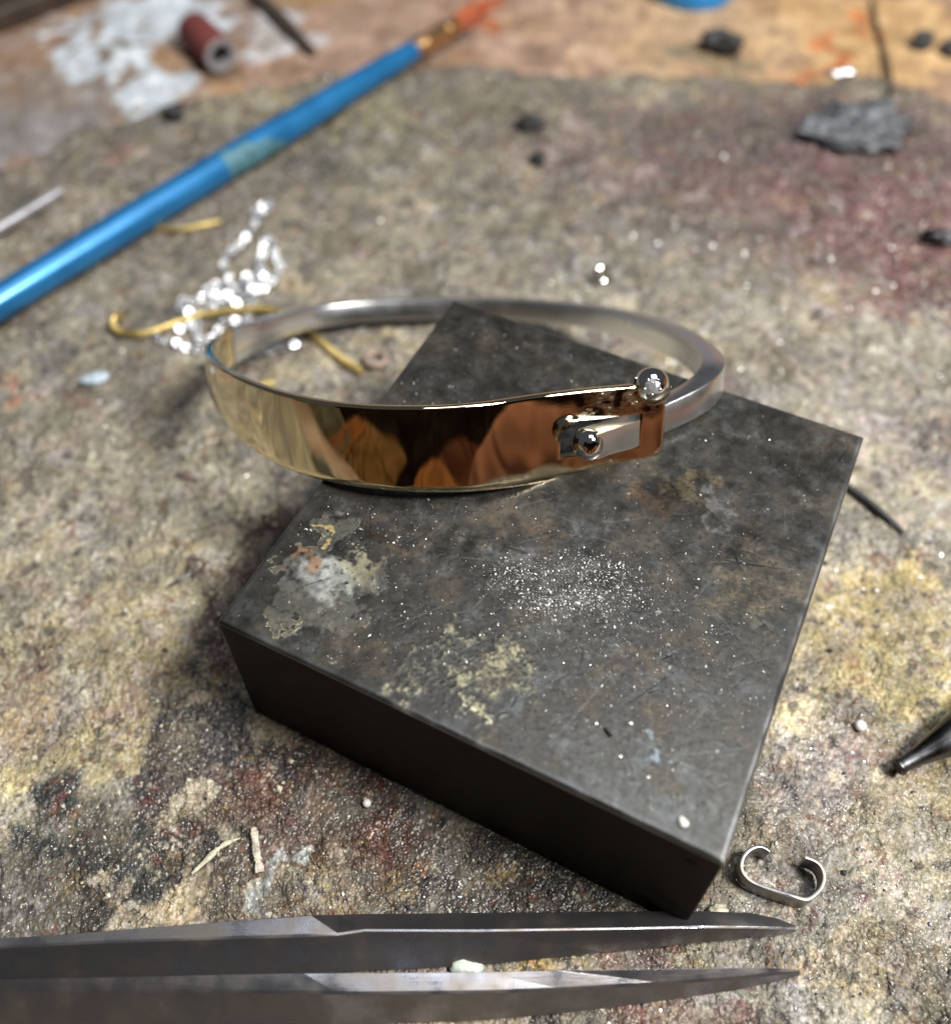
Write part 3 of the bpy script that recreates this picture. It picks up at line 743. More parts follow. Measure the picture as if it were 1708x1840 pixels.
def scatter_flakes(name, pts, sizes, mat, label, cat):
    V = []; F = []; g = np.random.default_rng(len(pts)+1)
    for p, s in zip(pts, sizes):
        a = g.uniform(0, 6.28); n_ = nrm(np.array([g.normal(0, .36), g.normal(-.5, .38), 1.0])); u = nrm(np.cross(n_, (math.cos(a), math.sin(a), 0))); v = np.cross(n_, u)
        k = 5; o_ = len(V); r_ = s*g.uniform(.7, 1.2, k); c_ = np.array(p)+np.array([0, 0, s*.45])
        for sg in (1, -1):
            for q in range(k): V.append(c_+n_*sg*s*.12+r_[q]*(u*math.cos(6.283*q/k)+v*math.sin(6.283*q/k)*.8))
        F += [tuple(o_+q for q in range(k)), tuple(o_+k+q for q in reversed(range(k)))]
        F += [(o_+q, o_+k+q, o_+k+(q+1) % k, o_+(q+1) % k) for q in range(k)]
    return meshobj(name, V, F, mat, label=label, cat=cat, kind='stuff')

def make_filings():
    g = np.random.default_rng(3)
    pts = []; sz = []
    def cl(px, py, sx, sy, n, s0=.045, rot=0):
        i0, j0 = blk_ij(px, py)
        for k in range(n):
            a = g.normal(0, 1, 2)*np.array([sx, sy]); ca, sa = math.cos(rot), math.sin(rot)
            i, j = i0+a[0]*ca-a[1]*sa, j0+a[0]*sa+a[1]*ca
            if abs(i) > 24 or abs(j) > 24: continue
            s_ = s0*.92*g.lognormal(0, .55); p = BC+e1*i+e2*j; pts.append((p[0], p[1], BT+.01)); sz.append(min(s_, .2))
    R0 = .49   # screen-aligned clusters: the block is turned
    cl(1010, 1085, 2.3, 1.0, 520, .045, R0); cl(1090, 1060, 2.2, 1.4, 460, .042, R0); cl(930, 1030, 1.6, 1.0, 320, .045, R0); cl(1050, 1020, 2.0, .9, 320, .045, R0)
    cl(1040, 1060, 3.6, 2.2, 560, .045, R0); cl(1060, 1100, 7, 4.5, 640, .04, R0); cl(1220, 1150, 4, 4, 300, .045, R0)
    cl(1150, 1270, 6, 4, 260, .045, R0); cl(690, 950, 5, 2, 150, .045, R0); cl(700, 1110, 5, 3, 160, .04, R0)
    for k in range(1100):
        i, j = g.uniform(-24, 24, 2); p = BC+e1*i+e2*j; pts.append((p[0], p[1], BT+.01)); sz.append(.033*g.lognormal(0, .55))
    scatter_chips('metal_filings', pts, sz, M_filing, 'fine silvery filings sprinkled over the top of the steel block', 'filings', flat=.35, elong=2.1)
make_filings()

def make_grit():
    g = np.random.default_rng(9)
    def pick(n, ymin, ymax, dens=None):
        out = []
        while len(out) < n:
            y = g.uniform(ymin, ymax); x = g.uniform(-1, 1)*(40+.41*y)
            if y > edge_y(x)-1: continue
            q = np.array([x, y, 0])-BC
            if abs(q@e1) < 25.3 and abs(q@e2) < 25.3: continue
            if dens is not None and g.random() > dens(x, y): continue
            out.append((x, y))
        o_ = np.array(out); z = board_height(o_[:, 0], o_[:, 1])
        return np.column_stack([o_, z])
    dn = lambda x, y: np.clip(.35+.5*smp(fld(12, 91), np.array([x]), np.array([y]))[0], .05, 1)
    p = pick(2600, 8, 195, dn); s = .12*g.lognormal(0, .42, len(p))*(1+p[:, 1]/300)
    scatter_chips('pale_grit', p, s, M_grit, 'loose pale crumbs strewn over the whole stained board', 'grit', flat=.5, elong=1.3)
    p = pick(1200, 8, 195, dn); s = .12*g.lognormal(0, .45, len(p))
    scatter_chips('dark_grit', p, s, M_gritdark, 'loose black crumbs strewn over the whole stained board', 'grit', flat=.5, elong=1.4)
    right = lambda x, y: np.clip(.07+.9*math.exp(-((x-70)/38)**2-((y-125)/36)**2)+.10*(y > 60), 0, 1)
    p = pick(3600, 10, 190, right); s = .078*g.lognormal(0, .42, len(p))  # flakes added for their glints, tilted to catch the lamp
    scatter_flakes('glint_flakes', p, s, M_flake, 'silver flakes added for their glints across the board, thickest at the far right', 'metal flakes')
make_grit()

# ------------------------------------------------------------------ the bracelet
TL = R(30.7)
bn = np.array([0, math.sin(TL), math.cos(TL)]); bv = np.array([0, math.cos(TL), -math.sin(TL)]); bu = np.array([1., 0, 0])
BO = np.array([0, 67.2, 28.9])
bracelet = bpy.data.objects.new('bracelet', None); COL.objects.link(bracelet); bracelet.empty_display_size = .01
mw = Matrix.Identity(4)
for i in range(3):
    mw[i][0] = bu[i]; mw[i][1] = bv[i]; mw[i][2] = bn[i]; mw[i][3] = BO[i]*MM
bracelet.matrix_world = mw
tag(bracelet, 'oval gold and silver bangle leaning on the steel block, hook through its slot', 'bracelet')

OUT = [(22.45, 3.35), (16.5, 2.15), (10.5, .7), (3.2, -1.95), (-4.4, -2.75), (-12.1, -.75), (-19.6, 4.7), (-25.6, 12.0), (-29.4, 19.0), (-31.0, 27.0), (-30.0, 33.8)]

def make_band():
    C2 = spline(OUT, n=1400)
    sl = np.concatenate([[0], np.cumsum(np.linalg.norm(np.diff(C2, axis=0), axis=1))]); L = sl[-1]
    s0, s1 = 2.95, 11.75           # slot ends, measured along the band from its right end
    cols = set(np.round(np.arange(0, L, .22), 3)) | {L}
    for c_ in (s0, s1):
        for d_ in (-.6, -.45, -.32, -.2, -.1, -.04, 0, .04, .1): cols.add(round(c_+d_, 3))
    for d_ in (0, .03, .08, .15, .24, .35, .5, .7, .95, 1.2, 1.5): cols.add(d_)
    S_ = np.array(sorted(cols)); S_ = S_[np.concatenate([[True], np.diff(S_) > .012])]
    i0 = int(np.argmin(abs(S_-s0))); i1 = int(np.argmin(abs(S_-s1)))
    H = np.interp(S_, [0, 8, 14, 22, 30, 38, 46, 53, 60, 68, L], [9.0, 9.6, 9.95, 9.55, 9.15, 9.0, 8.7, 8.0, 6.3, 5.2, 4.8])
    kern = np.hanning(41); kern /= kern.sum(); H = np.convolve(np.pad(H, 20, mode='edge'), kern, mode='valid')
    hf = sorted(set(np.round(np.concatenate([np.linspace(0, 1, 41), [.004, .01, .02, .035, .05, .965, .98, .99, .996],
            np.array([-.05, -.03, -.015, -.006, 0, .006])+.335, np.array([.05, .03, .015, .006, 0, -.006])+.725]), 4)))
    hf = np.array(hf); j0 = int(np.argmin(abs(hf-.335))); j1 = int(np.argmin(abs(hf-.725)))
    px_ = np.interp(S_, sl, C2[:, 0]); py_ = np.interp(S_, sl, C2[:, 1])
    d = np.gradient(C2, axis=0); d = d/np.linalg.norm(d, axis=1)[:, None]
    tx = np.interp(S_, sl, d[:, 0]); ty = np.interp(S_, sl, d[:, 1]); q = np.hypot(tx, ty); tx /= q; ty /= q
    nx_, ny_ = ty, -tx             # inward (towards the hoop's centre)
    sgn = np.sign((nx_*(0-px_)+ny_*(24-py_)).mean()); nx_ *= sgn; ny_ *= sgn
    T = 1.05
    nS, nH = len(S_), len(hf); V = np.zeros((2, nS, nH, 3))
    for i in range(nS):
        s = S_[i]; hb = H[i]
        bot = hb
        rc = 1.9
        if s < rc: bot = hb-(rc-math.sqrt(max(0, rc*rc-(rc-s)**2)))
        topo = 0.0
        w_ = -(topo+(bot-topo)*hf)
        # chamfered inner corner of the slot
        if s1-2.2 < s < s1+2.6:
            dz = -1.15*(min(1, (s-(s1-2.2))/2.2) if s <= s1 else 1-float(sst(0, 2.6, s-s1)))
            fall = np.where(hf < .335, sst(0, .335, hf), sst(.555, .335, hf)*0+np.clip((.6-hf)/(.6-.335), 0, 1))
            w_ = w_+dz*fall
        # edge rounding of outer / inner skins
        dtop = -w_; dbot = bot+w_; de = np.minimum(dtop, dbot); de = np.minimum(de, s+.0)
        def rnd(dist, r): 
            x = np.clip(r-dist, 0, r); return r-np.sqrt(np.maximum(r*r-x*x, 0))
        off = rnd(np.minimum(dtop, s), .30)+rnd(np.minimum(dbot, s+.3), .80)*.8
        # polished, dished lip of the slot
        ds = max(s0-s, s-s1, 0); dh = np.maximum(np.maximum((.335-hf)*hb, (hf-.725)*hb), 0)
        dist = np.hypot(ds, dh)
        off = off+.022*np.maximum(0, 1-dist/.3)**2
        hw = -w_/max(bot, .1)
        crown = .30*((hw-.5)**2)*4*.55
        wav = .030*np.sin(s*.46+hw*2.6+.6)+.017*np.sin(s*.95-hw*3.4)+.006*np.sin(s*2.1+hw*5)
        o_out = off+crown+wav
        o_in = T-rnd(de, .25)+crown
        o_in = np.maximum(o_in, o_out+.08)
        for kk, oo in ((0, o_out), (1, o_in)):
            V[kk, i, :, 0] = px_[i]+nx_[i]*oo; V[kk, i, :, 1] = py_[i]+ny_[i]*oo; V[kk, i, :, 2] = w_
    idx = lambda k, i, j: (k*nS+i)*nH+j
    F = []
    hole = lambda i, j: i0 <= i < i1 and j0 <= j < j1
    for k in (0, 1):
        for i in range(nS-1):
            for j in range(nH-1):
                if not hole(i, j): F.append((idx(k, i, j), idx(k, i+1, j), idx(k, i+1, j+1), idx(k, i, j+1)))
    for i in range(nS-1):
        for j in (0, nH-1): F.append((idx(0, i, j), idx(0, i+1, j), idx(1, i+1, j), idx(1, i, j)))
    for j in range(nH-1):
        for i in (0, nS-1): F.append((idx(0, i, j), idx(0, i, j+1), idx(1, i, j+1), idx(1, i, j)))
    for i in range(i0, i1):
        for j in (j0, j1): F.append((idx(0, i, j), idx(0, i+1, j), idx(1, i+1, j), idx(1, i, j)))
    for j in range(j0, j1):
        for i in (i0, i1): F.append((idx(0, i, j), idx(0, i, j+1), idx(1, i, j+1), idx(1, i, j)))
    o = meshobj('gold_band', V.reshape(-1, 3), F, M_gold, bracelet, smooth=True, sharp=45)
    return o
make_band()

def make_bar():
    # outer-top edge of the square bar: (u, v, w)
    E = [(-30.0, 33.2, -.15), (-28.6, 36.6, -.1), (-25.4, 41.2, 0), (-21.2, 46.3, 0), (-14.6, 49.6, 0), (-6, 50.7, 0), (2.5, 50.2, 0), (12, 47.5, 0), (21.5, 41.6, 0), (27.4, 33.6, 0), (30.3, 25.5, 0), (31.1, 17.5, 0), (30.9, 13.2, -.05), (29.8, 9.4, -.4), (27.8, 7.1, -1.15), (25.3, 5.8, -2.0), (22.7, 4.9, -2.85), (21.0, 3.95, -3.35), (19.45, 2.7, -3.72), (17.0, .35, -3.66), (14.44, -2.0, -3.57)]
    P = spline(E, step=.35)
    n = len(P); V = []; F = []; K = None
    T = np.gradient(P, axis=0)
    for i in range(n):
        t = nrm(np.array([T[i, 0], T[i, 1], 0])); inw = np.array([t[1], -t[0], 0.])
        if inw[:2]@(np.array([0, 24.])-P[i, :2]) < 0 and i < n*.7: inw = -inw
        if i and inw@last < 0: inw = -inw
        last = inw
        f = sst(0, 11, i*.35); g_ = sst(0, 6, (n-1-i)*.35)
        th = 1.15*(1-f)+(2.35+.3*float(sst(.45, .62, i/n)))*f; ht = 4.5*(1-f)+(3.0+.3*float(sst(.45, .62, i/n)))*f
        if i > n-34: k_ = sst(0, 10, (i-(n-34))*.35); th = 2.65; ht = 3.3-.55*k_
        b_ = .10+.09*f
        for a, c_ in rrect(th, ht, b_, 2):
            V.append(P[i]+inw*(a+th/2)+np.array([0, 0, c_-ht/2]))
        K = len(rrect(th, ht, b_, 2))
    for i in range(n-1):
        for j in range(K):
            j2 = (j+1) % K; F.append((i*K+j, i*K+j2, (i+1)*K+j2, (i+1)*K+j))
    F.append(tuple(range(K))); F.append(tuple(range((n-1)*K, n*K)))
    bar = meshobj('silver_bar', V, F, M_silver, bracelet, smooth=True, sharp=35)
    # rounded, polished tip of the hook
    end = np.mean(np.array(V[-K:]), axis=0); dr = nrm(P[-1]-P[-4])
    sv, sf = ico(4)
    # blend of ball and rounded square so it swells slightly past the bar
    ax = dr; side = nrm(np.cross(ax, (0, 0, 1))); upv = np.cross(side, ax)
    B = []
    for q in sv:
        B.append(end+ax*(q[0]*1.45-.05)+side*np.sign(q[1])*abs(q[1])**.82*1.60+upv*np.sign(q[2])*abs(q[2])**.82*1.66)
    tip = meshobj('hook_tip', B, sf, M_silver_hi, bar, smooth=True)
    return bar
make_bar()

def make_ball():
    sv, sf = ico(5)
    c = np.array([20.75, 3.45, -.12]); r = 1.84
    ball = meshobj('ball_stud', sv*r+c, sf, M_silver_hi, bracelet, smooth=True)
    # stone set in the ball, facing the viewer, with four grains round it
    to = nrm(np.array([-.14, -.93, .16]))
    a1 = nrm(np.cross(to, (0, 0, 1))); a2 = np.cross(to, a1)
    base = c+to*(r*.93); V = []; F = []
    prof = [(-.10, .84), (.05, .81), (.22, .42)]
    for q, (d_, rr) in enumerate(prof):
        for k in range(8):
            an = 2*math.pi*(k+(q % 2)*.5)/8; V.append(base+to*d_+rr*(a1*math.cos(an)+a2*math.sin(an)))
    for q in range(2):
        for k in range(8):
            k2 = (k+1) % 8
            F += [(q*8+k, q*8+k2, (q+1)*8+k), (q*8+k2, (q+1)*8+k2, (q+1)*8+k)]
    F.append(tuple(range(16, 24))); F.append(tuple(range(8)))
    meshobj('set_stone', V, F, M_gem, ball)
    g_, gf = ico(2)
    for k in range(5):
        an = 2*math.pi*k/5+.3
        meshobj('grain', g_*.21+base+to*.0+.85*(a1*math.cos(an)+a2*math.sin(an)), gf, M_silver_hi, ball, smooth=True)
    # gold seat round the ball: a low lip worked up out of the band
    V = []; F = []; nR, nT = 44, 10
    ctr = c+np.array([0, -.34, -.05])
    angs = np.linspace(R(-28), R(178), nR)
    for q, a in enumerate(angs):
        rd = np.array([-math.cos(a), 0.17*math.cos(a), -math.sin(a)]); fat = .19*math.sin(math.pi*min(1, .12+q/(nR-1)*.95))**.5+.02
        for k in range(nT):
            th = 2*math.pi*k/nT; V.append(ctr+rd*(1.89+fat*math.cos(th))+np.array([0, -1, 0])*(fat*1.25*math.sin(th)))
    for i in range(nR-1):
        for k in range(nT):
            k2 = (k+1) % nT; F.append((i*nT+k, i*nT+k2, (i+1)*nT+k2, (i+1)*nT+k))
    F.append(tuple(range(nT))); F.append(tuple(range((nR-1)*nT, nR*nT)))
    meshobj('ball_seat', V, F, M_gold, bracelet, smooth=True)
make_ball()

# ------------------------------------------------------------------ tweezers
def soften(o, wd=.07):
    b = o.modifiers.new('worn_edges', 'BEVEL'); b.width = wd*MM; b.segments = 2; b.limit_method = 'ANGLE'; b.angle_limit = R(9)
    return o

def make_tweezers():
    root = thing('tweezers', at(800, 1710, 0), 'worn steel tweezers lying along the front with two parallel open prongs', 'tweezers')
    def prong(st, tip, label=None):
        """st: rows of (px, back, mid, ridge, front) pixel rows with heights -> cross sections"""
        V = []; F = []
        for (px, yb, zb, yr, zr, yf, zf) in st:
            b_ = at(px, yb, zb); r_ = at(px, yr, zr); f_ = at(px, yf, zf)
            kb = b_-np.array([0, -.15, zb-.25]); f0 = f_+np.array([0, .5, -.15]); f0[2] = max(.12, f0[2]-.1)
            bev = nrm(f_-r_)*.16; bev2 = nrm(b_-r_)*.16
            V += [kb, b_, r_+bev2, r_+bev, f_, f0]
        n = len(st)
        for i in range(n-1):
            for j in range(6):
                j2 = (j+1) % 6; a, b_, c_, d = i*6+j, i*6+j2, (i+1)*6+j2, (i+1)*6+j
                F += [(a, b_, c_), (a, c_, d)]
        F.append(tuple(range(6))); F.append(tuple(range((n-1)*6, n*6)))
        return V, F
    up = [(-700, 1742, 3.6, 1745, 3.7, 1800, .6), (-300, 1712, 3.6, 1720, 3.7, 1775, .6), (-60, 1691, 3.6, 1705, 3.7, 1762, .6), (200, 1672, 3.6, 1692, 3.7, 1758, .6), (420, 1655, 3.6, 1685, 3.7, 1754, .6), (560, 1645, 3.6, 1681, 3.7, 1750, .6),
          (606, 1643.5, 2.4, 1679, 3.7, 1748, .6), (655, 1642, 1.9, 1671, 3.6, 1745, .6), (860, 1640, 1.9, 1672, 3.5, 1735, .6), (1090, 1638, 1.9, 1669, 3.3, 1711, .6), (1260, 1637, 1.8, 1666, 2.8, 1694, .6), (1345, 1640, 1.6, 1667, 2.3, 1686, .6),
          (1395, 1650, 1.1, 1668, 1.6, 1682, .5), (1428, 1663, .7, 1668, .9, 1675, .5)]
    V, F = prong(up, None); soften(meshobj('prong', V, F, M_steel, root, smooth=True, sharp=13))
    dn = [(-700, 1776, 3.7, 1800, 3.2, 1880, .6), (-300, 1768, 3.7, 1788, 3.2, 1868, .6), (-60, 1761, 3.7, 1780, 3.25, 1856, .6), (200, 1756, 3.7, 1781, 3.2, 1852, .6), (420, 1751, 3.7, 1782, 3.2, 1848, .6), (545, 1749, 3.7, 1783, 3.2, 1845, .6),
          (600, 1748.5, 3.6, 1784, 3.38, 1842, .6), (655, 1748, 3.5, 1785, 3.40, 1840, .6), (860, 1747, 3.4, 1783, 3.17, 1834, .6), (1000, 1744, 3.3, 1778, 2.80, 1822, .6), (1180, 1741, 2.9, 1768, 2.2, 1800, .6), (1330, 1739, 2.2, 1757, 1.8, 1778, .6),
          (1400, 1740, 1.5, 1750, 1.3, 1763, .5), (1436, 1743, .9, 1748, .8, 1753, .5)]
    V, F = prong(dn, None); soften(meshobj('prong', V, F, M_steel, root, smooth=True, sharp=13))
    # the arms meet outside the picture
    a = at(-700, 1742, 0); b_ = at(-700, 1840, 0)
    V = []; F = []
    for x_, sh in ((a[0]+2, 0), (a[0]-14, .6), (a[0]-26, 1.4)):
        for y_, z_ in ((b_[1]+sh, .2), (a[1]-sh, .2), (a[1]-sh, 3.5), (b_[1]+sh, 3.4)): V.append((x_, y_, z_))
    for i in range(2):
        for j in range(4):
            j2 = (j+1) % 4; F.append((i*4+j, i*4+j2, i*4+4+j2, i*4+4+j))
    F += [(0, 1, 2, 3), (8, 9, 10, 11)]
    meshobj('joint', V, F, M_steel, root)
make_tweezers()

# ------------------------------------------------------------------ bent strip beside the block's near corner
def make_strip():
    px = [(1383, 1529), (1368, 1521), (1348, 1526), (1333, 1545), (1333, 1562), (1345, 1578), (1372, 1592), (1400, 1602), (1430, 1612), (1447, 1616), (1465, 1606), (1478, 1590), (1481, 1570), (1472, 1552), (1456, 1543), (1446, 1540)]
    P = np.array([at(a, b, 2.7) for a, b in px]); P[:, 2] = 1.42
    P = spline(P, step=.16)
    V, F = sweep(P, lambda i: rrect(.34, 2.55+.25*math.sin(i*.13), .08, 2), up=(0, 0, 1))
    meshobj('metal_strip', V, F, M_strip, origin=at(1410, 1570, 0), smooth=True, sharp=40,
            label='small dull metal strip bent into an open C beside the near corner of the block', cat='metal strip')
M_strip = scratched_metal('dull_strip', (.16, .16, .18), .42, scr=.9, scale=.7, tint=(.40, .37, .32), metal=.75)
make_strip()

# ------------------------------------------------------------------ punch at the right edge
def make_punch():
    p0 = at(1611, 1380, 1.6); p1 = at(1720, 1318, 2.9); ax = nrm(p1-p0)
    root = thing('punch', (p0[0], p0[1], 0), 'dark steel tool with flared blunt tip poking in from the right edge', 'punch')
    prof = [(0, .55), (.02, .86), (.12, .93), (.35, .93), (.6, .82), (1.3, .80), (2.5, .95), (4.5, 1.35), (7, 1.9), (10, 2.3), (14, 2.5), (40, 2.6), (70, 2.6), (70.4, 2.3)]
    V, F = lathe(p0, ax, prof, 40)
    meshobj('shank', V, F, M_dark_steel, root, smooth=True, sharp=45)
    V, F = lathe(p0-ax*.03, ax, [(0, .1), (0, .62), (.3, .62)], 24)
    meshobj('tip_face', V, F, M_black, root)
make_punch()

# ------------------------------------------------------------------ blue brush
def make_brush():
    a = at(-70, 585, 3.2); b_ = at(742, 91, 2.6); ax = nrm(b_-a); L = np.linalg.norm(b_-a)
    root = thing('paint_brush', (a[0], a[1], 0), 'long pearly blue handled brush lying diagonally across the back left', 'brush')
    n = 70
    P = np.array([a+ax*L*i/(n-1) for i in range(n)])
    t = np.linspace(0, 1, n)
    r_ = np.interp(t, [0, .3, .6, .85, .97, 1], [2.55, 2.75, 2.75, 2.35, 2.1, 1.95])
    P[:, 2] = np.maximum(P[:, 2], r_+.05)
    ang = [2*math.pi*k/28 for k in range(28)]
    V, F = sweep(P, lambda i: [(r_[i]*math.cos(q), r_[i]*math.sin(q)) for q in ang])
    meshobj('handle', V, F, M_blue, root, smooth=True, sharp=50)
    # worn patch where the paint has gone greenish: a thin flake-edged film just proud of the paint
    sdv = nrm(np.cross(ax, (0, 0, 1))); upv = np.cross(sdv, ax); V = []; F = []; nL, nA = 24, 10
    for i in range(nL):
        f = i/(nL-1); d_ = L*(.505+.125*f); rr_ = float(np.interp(d_/L, [0, .3, .6, .85, .97, 1], [2.55, 2.75, 2.75, 2.35, 2.1, 1.95]))+.03
        a0 = R(-58+18*f); a1 = R(78-70*f*f+7*math.sin(f*19))
        for k in range(nA):
            a = a0+(a1-a0)*k/(nA-1); p_ = np.array(P[0])+ax*d_
            p_ = np.array([p_[0], p_[1], np.interp(d_, np.linspace(0, L, n), P[:, 2])])
            V.append(p_+sdv*rr_*math.cos(a)+upv*rr_*math.sin(a))
    for i in range(nL-1):
        for k in range(nA-1): q = i*nA+k; F.append((q, q+1, q+nA+1, q+nA))
    meshobj('worn_patch', V, F, M_teal, root, smooth=True)
    e = np.array([b_+ax*d for d in (-.3, 0.5, 3, 7, 11, 12.5)])
    rr = [1.75, 1.95, 1.95, 1.85, 1.7, 1.6]
    V, F = tube(e, rr, 28); meshobj('ferrule', V, F, M_ferrule, root, smooth=True, sharp=50)
    for d in (1.6, 2.6, 9.5):
        V, F = tube([b_+ax*(d-.35), b_+ax*d, b_+ax*(d+.35)], [1.9, 2.12, 1.9], 24); meshobj('crimp_ring', V, F, M_ferrule, root, smooth=True)
    V = []; F = []; g = np.random.default_rng(4)
    s0 = b_+ax*11.8; sd = nrm(np.cross(ax, (0, 0, 1)))
    for k in range(170):
        an, q = g.uniform(0, 6.28), math.sqrt(g.random())*1.5
        o_ = sd*q*math.cos(an)+np.array([0, 0, 1])*q*math.sin(an)
        Lb = 17*(1-.25*(q/1.5)**2)*g.uniform(.9, 1)
        pts = [s0+o_, s0+o_*1.35+ax*Lb*.5, s0+o_*.45+ax*Lb]
        v, f = tube(pts, [.13, .12, .04], 5); o2 = len(V); V += v; F += [tuple(i+o2 for i in q_) for q_ in f]
    bz = meshobj('bristles', V, F, M_bristle, root); bz['kind'] = 'stuff'
make_brush()

# ------------------------------------------------------------------ silver chain
def make_chain():
    c3 = [(960, 90), (935, 140), (880, 165), (905, 120), (950, 105), (925, 165), (885, 195), (845, 245), (812, 298), (740, 358), (716, 424), (745, 482), (760, 545), (800, 568), (855, 575), (922, 535), (980, 480), (1006, 420), (980, 368), (976, 306), (938, 276),
          (915, 358), (903, 425), (935, 470), (885, 520), (835, 500), (765, 545), (690, 512), (632, 540), (612, 578), (562, 606), (515, 590), (500, 640), (560, 655), (640, 640), (740, 605), (780, 625),
          (700, 590), (660, 540), (640, 600), (700, 560), (760, 610), (840, 620), (880, 560), (820, 520), (860, 470), (930, 500), (900, 560), (850, 640), (835, 690), (722, 705), (655, 790), (595, 798), (575, 702), (515, 740), (450, 736), (395, 735), (388, 800), (440, 800), (500, 830), (640, 850), (780, 850), (900, 862), (990, 842), (1090, 822), (1120, 830)]
    P = np.array([at(150+x/2.847, 330+y/2.847, .55) for x, y in c3])
    P = spline(P, n=6000)
    root = thing('silver_chain', at(420, 520, 0), 'heap of shiny silver cable chain behind the left of the bangle', 'chain')
    org = np.array(root['_org'])
    # one link: oval ring of flattened wire
    nU, nV = 18, 8; V = []; F = []
    for i in range(nU):
        a = 2*math.pi*i/nU; cx, cy = .54*math.cos(a), .40*math.sin(a); nx_, ny_ = nrm(np.array([math.cos(a)*.40, math.sin(a)*.54]))
        for j in range(nV):
            b_ = 2*math.pi*(j+.5)/nV; V.append((cx+nx_*.20*math.cos(b_), cy+ny_*.20*math.cos(b_), .17*math.sin(b_)))
    for i in range(nU):
        for j in range(nV):
            i2, j2 = (i+1) % nU, (j+1) % nV; F.append((i*nV+j, i2*nV+j, i2*nV+j2, i*nV+j2))
    first = meshobj('link', V, F, M_chain, None, smooth=True, sharp=30)
    seg = np.concatenate([[0], np.cumsum(np.linalg.norm(np.diff(P, axis=0), axis=1))]); N = int(seg[-1]/.90)
    g = np.random.default_rng(8); prev = []
    for k in range(N):
        s = (k+.5)/N*seg[-1]; p = np.array([np.interp(s, seg, P[:, q]) for q in range(3)])
        q_ = np.array([np.interp(min(s+.3, seg[-1]), seg, P[:, q]) for q in range(3)])-np.array([np.interp(max(s-.3, 0), seg, P[:, q]) for q in range(3)])
        az = math.atan2(q_[1], q_[0])
        for p2 in prev[:-3]:
            if np.hypot(*(p2[:2]-p[:2])) < .9: p[2] = max(p[2], p2[2]+.55)
        p[2] = min(p[2], 2.6); prev.append(p.copy())
        o = first if k == 0 else first.copy()
        if k: COL.objects.link(o)
        o.parent = root; o.location = Vector(p-org)*MM
        # every other link's flat is tilted to throw lamp highlights at the camera
        tilt = np.array([.33, -.58, .74]) if k % 2 == 0 else np.array([-.55, .05, .8])
        zz = nrm(tilt+g.normal(0, (.12 if k % 4 == 0 else .20) if k % 2 == 0 else .22, 3)); xx = np.array([math.cos(az), math.sin(az), 0]); xx = nrm(xx-zz*(xx@zz)); yy = np.cross(zz, xx)
        o.rotation_euler = Matrix(((xx[0], yy[0], zz[0]), (xx[1], yy[1], zz[1]), (xx[2], yy[2], zz[2]))).to_euler()
make_chain()

# ------------------------------------------------------------------ wires, rings and small finds
def wire(name, pts, r, mat, label, cat, seg=12, z=None, sm=True):
    P = np.array(pts, float); P = spline(P, step=.3) if len(P) > 2 else np.linspace(P[0], P[1], 16)
    V, F = tube(P, r if np.isscalar(r) else np.interp(np.linspace(0, 1, len(P)), np.linspace(0, 1, len(r)), r), seg)
    c = P.mean(axis=0); c[2] = P[:, 2].min()
    return meshobj(name, V, F, mat, origin=c, smooth=sm, sharp=50, label=label, cat=cat)

wire('brass_wire', [at(222, 566, 1.9), at(206, 570, 1.7), at(203, 584, 1.3), at(222, 597, .8), at(250, 600, .75), at(285, 592, .75), at(330, 575, .8), at(380, 562, .9), at(430, 556, .9), at(485, 556, .8), at(530, 575, .7), at(565, 603, .7), at(600, 635, .7), at(648, 666, .7)],
     .62, M_brass, 'long golden wire with a curled end running under the chain', 'wire')
wire('brass_wire', [at(278, 409, .55), at(320, 412, .55), at(350, 408, .55), at(395, 398, .5)], .5, M_brass, 'short golden wire scrap beneath the blue brush', 'wire')
wire('brass_rod', [at(443, 694, .8), at(468, 692, .8), at(492, 688, .8)], .62, M_brass, 'stubby golden rod lying inside the left of the bangle', 'rod')
wire('black_wire', [at(1505, 862, .5), at(1545, 890, .5), at(1585, 922, .5), at(1624, 957, .4)], [.42, .42, .42, .2], M_dark_steel, 'thin black wire sticking out from behind the right of the block', 'wire')
wire('dark_sliver', [at(301, 1054, .3), at(320, 1043, .35), at(343, 1031, .3)], [.12, .2, .1], M_dark_steel, 'tiny dark metal sliver left of the block', 'sliver')
wire('black_sliver', [at(1086, 1308, BT+.16), at(1097, 1322, BT+.16)], [.12, .16], M_black, 'short black sliver lying on the near half of the block', 'sliver')
wire('thin_wire', [at(1566, 2, -3.2), at(1578, 60, -3.3), at(1595, 120, -2.8), at(1600, 165, .6)], .45, M_twig, 'thin dark wire trailing over the back edge at upper right', 'wire')
wire('dark_stick', [at(455, -12, -2.6), at(505, 35, -2.7), at(562, 95, -2.9)], [1.5, 1.55, .9], M_twig, 'dark pointed stick lying on the bench behind the brush', 'stick')
wire('metal_rod', [at(-30, 428, 1.0), at(40, 386, 1.0), at(108, 345, 1.0)], .95, M_tube if 'M_tube' in globals() else M_silver, 'thin grey metal rod at the left edge above the brush', 'rod', seg=20)

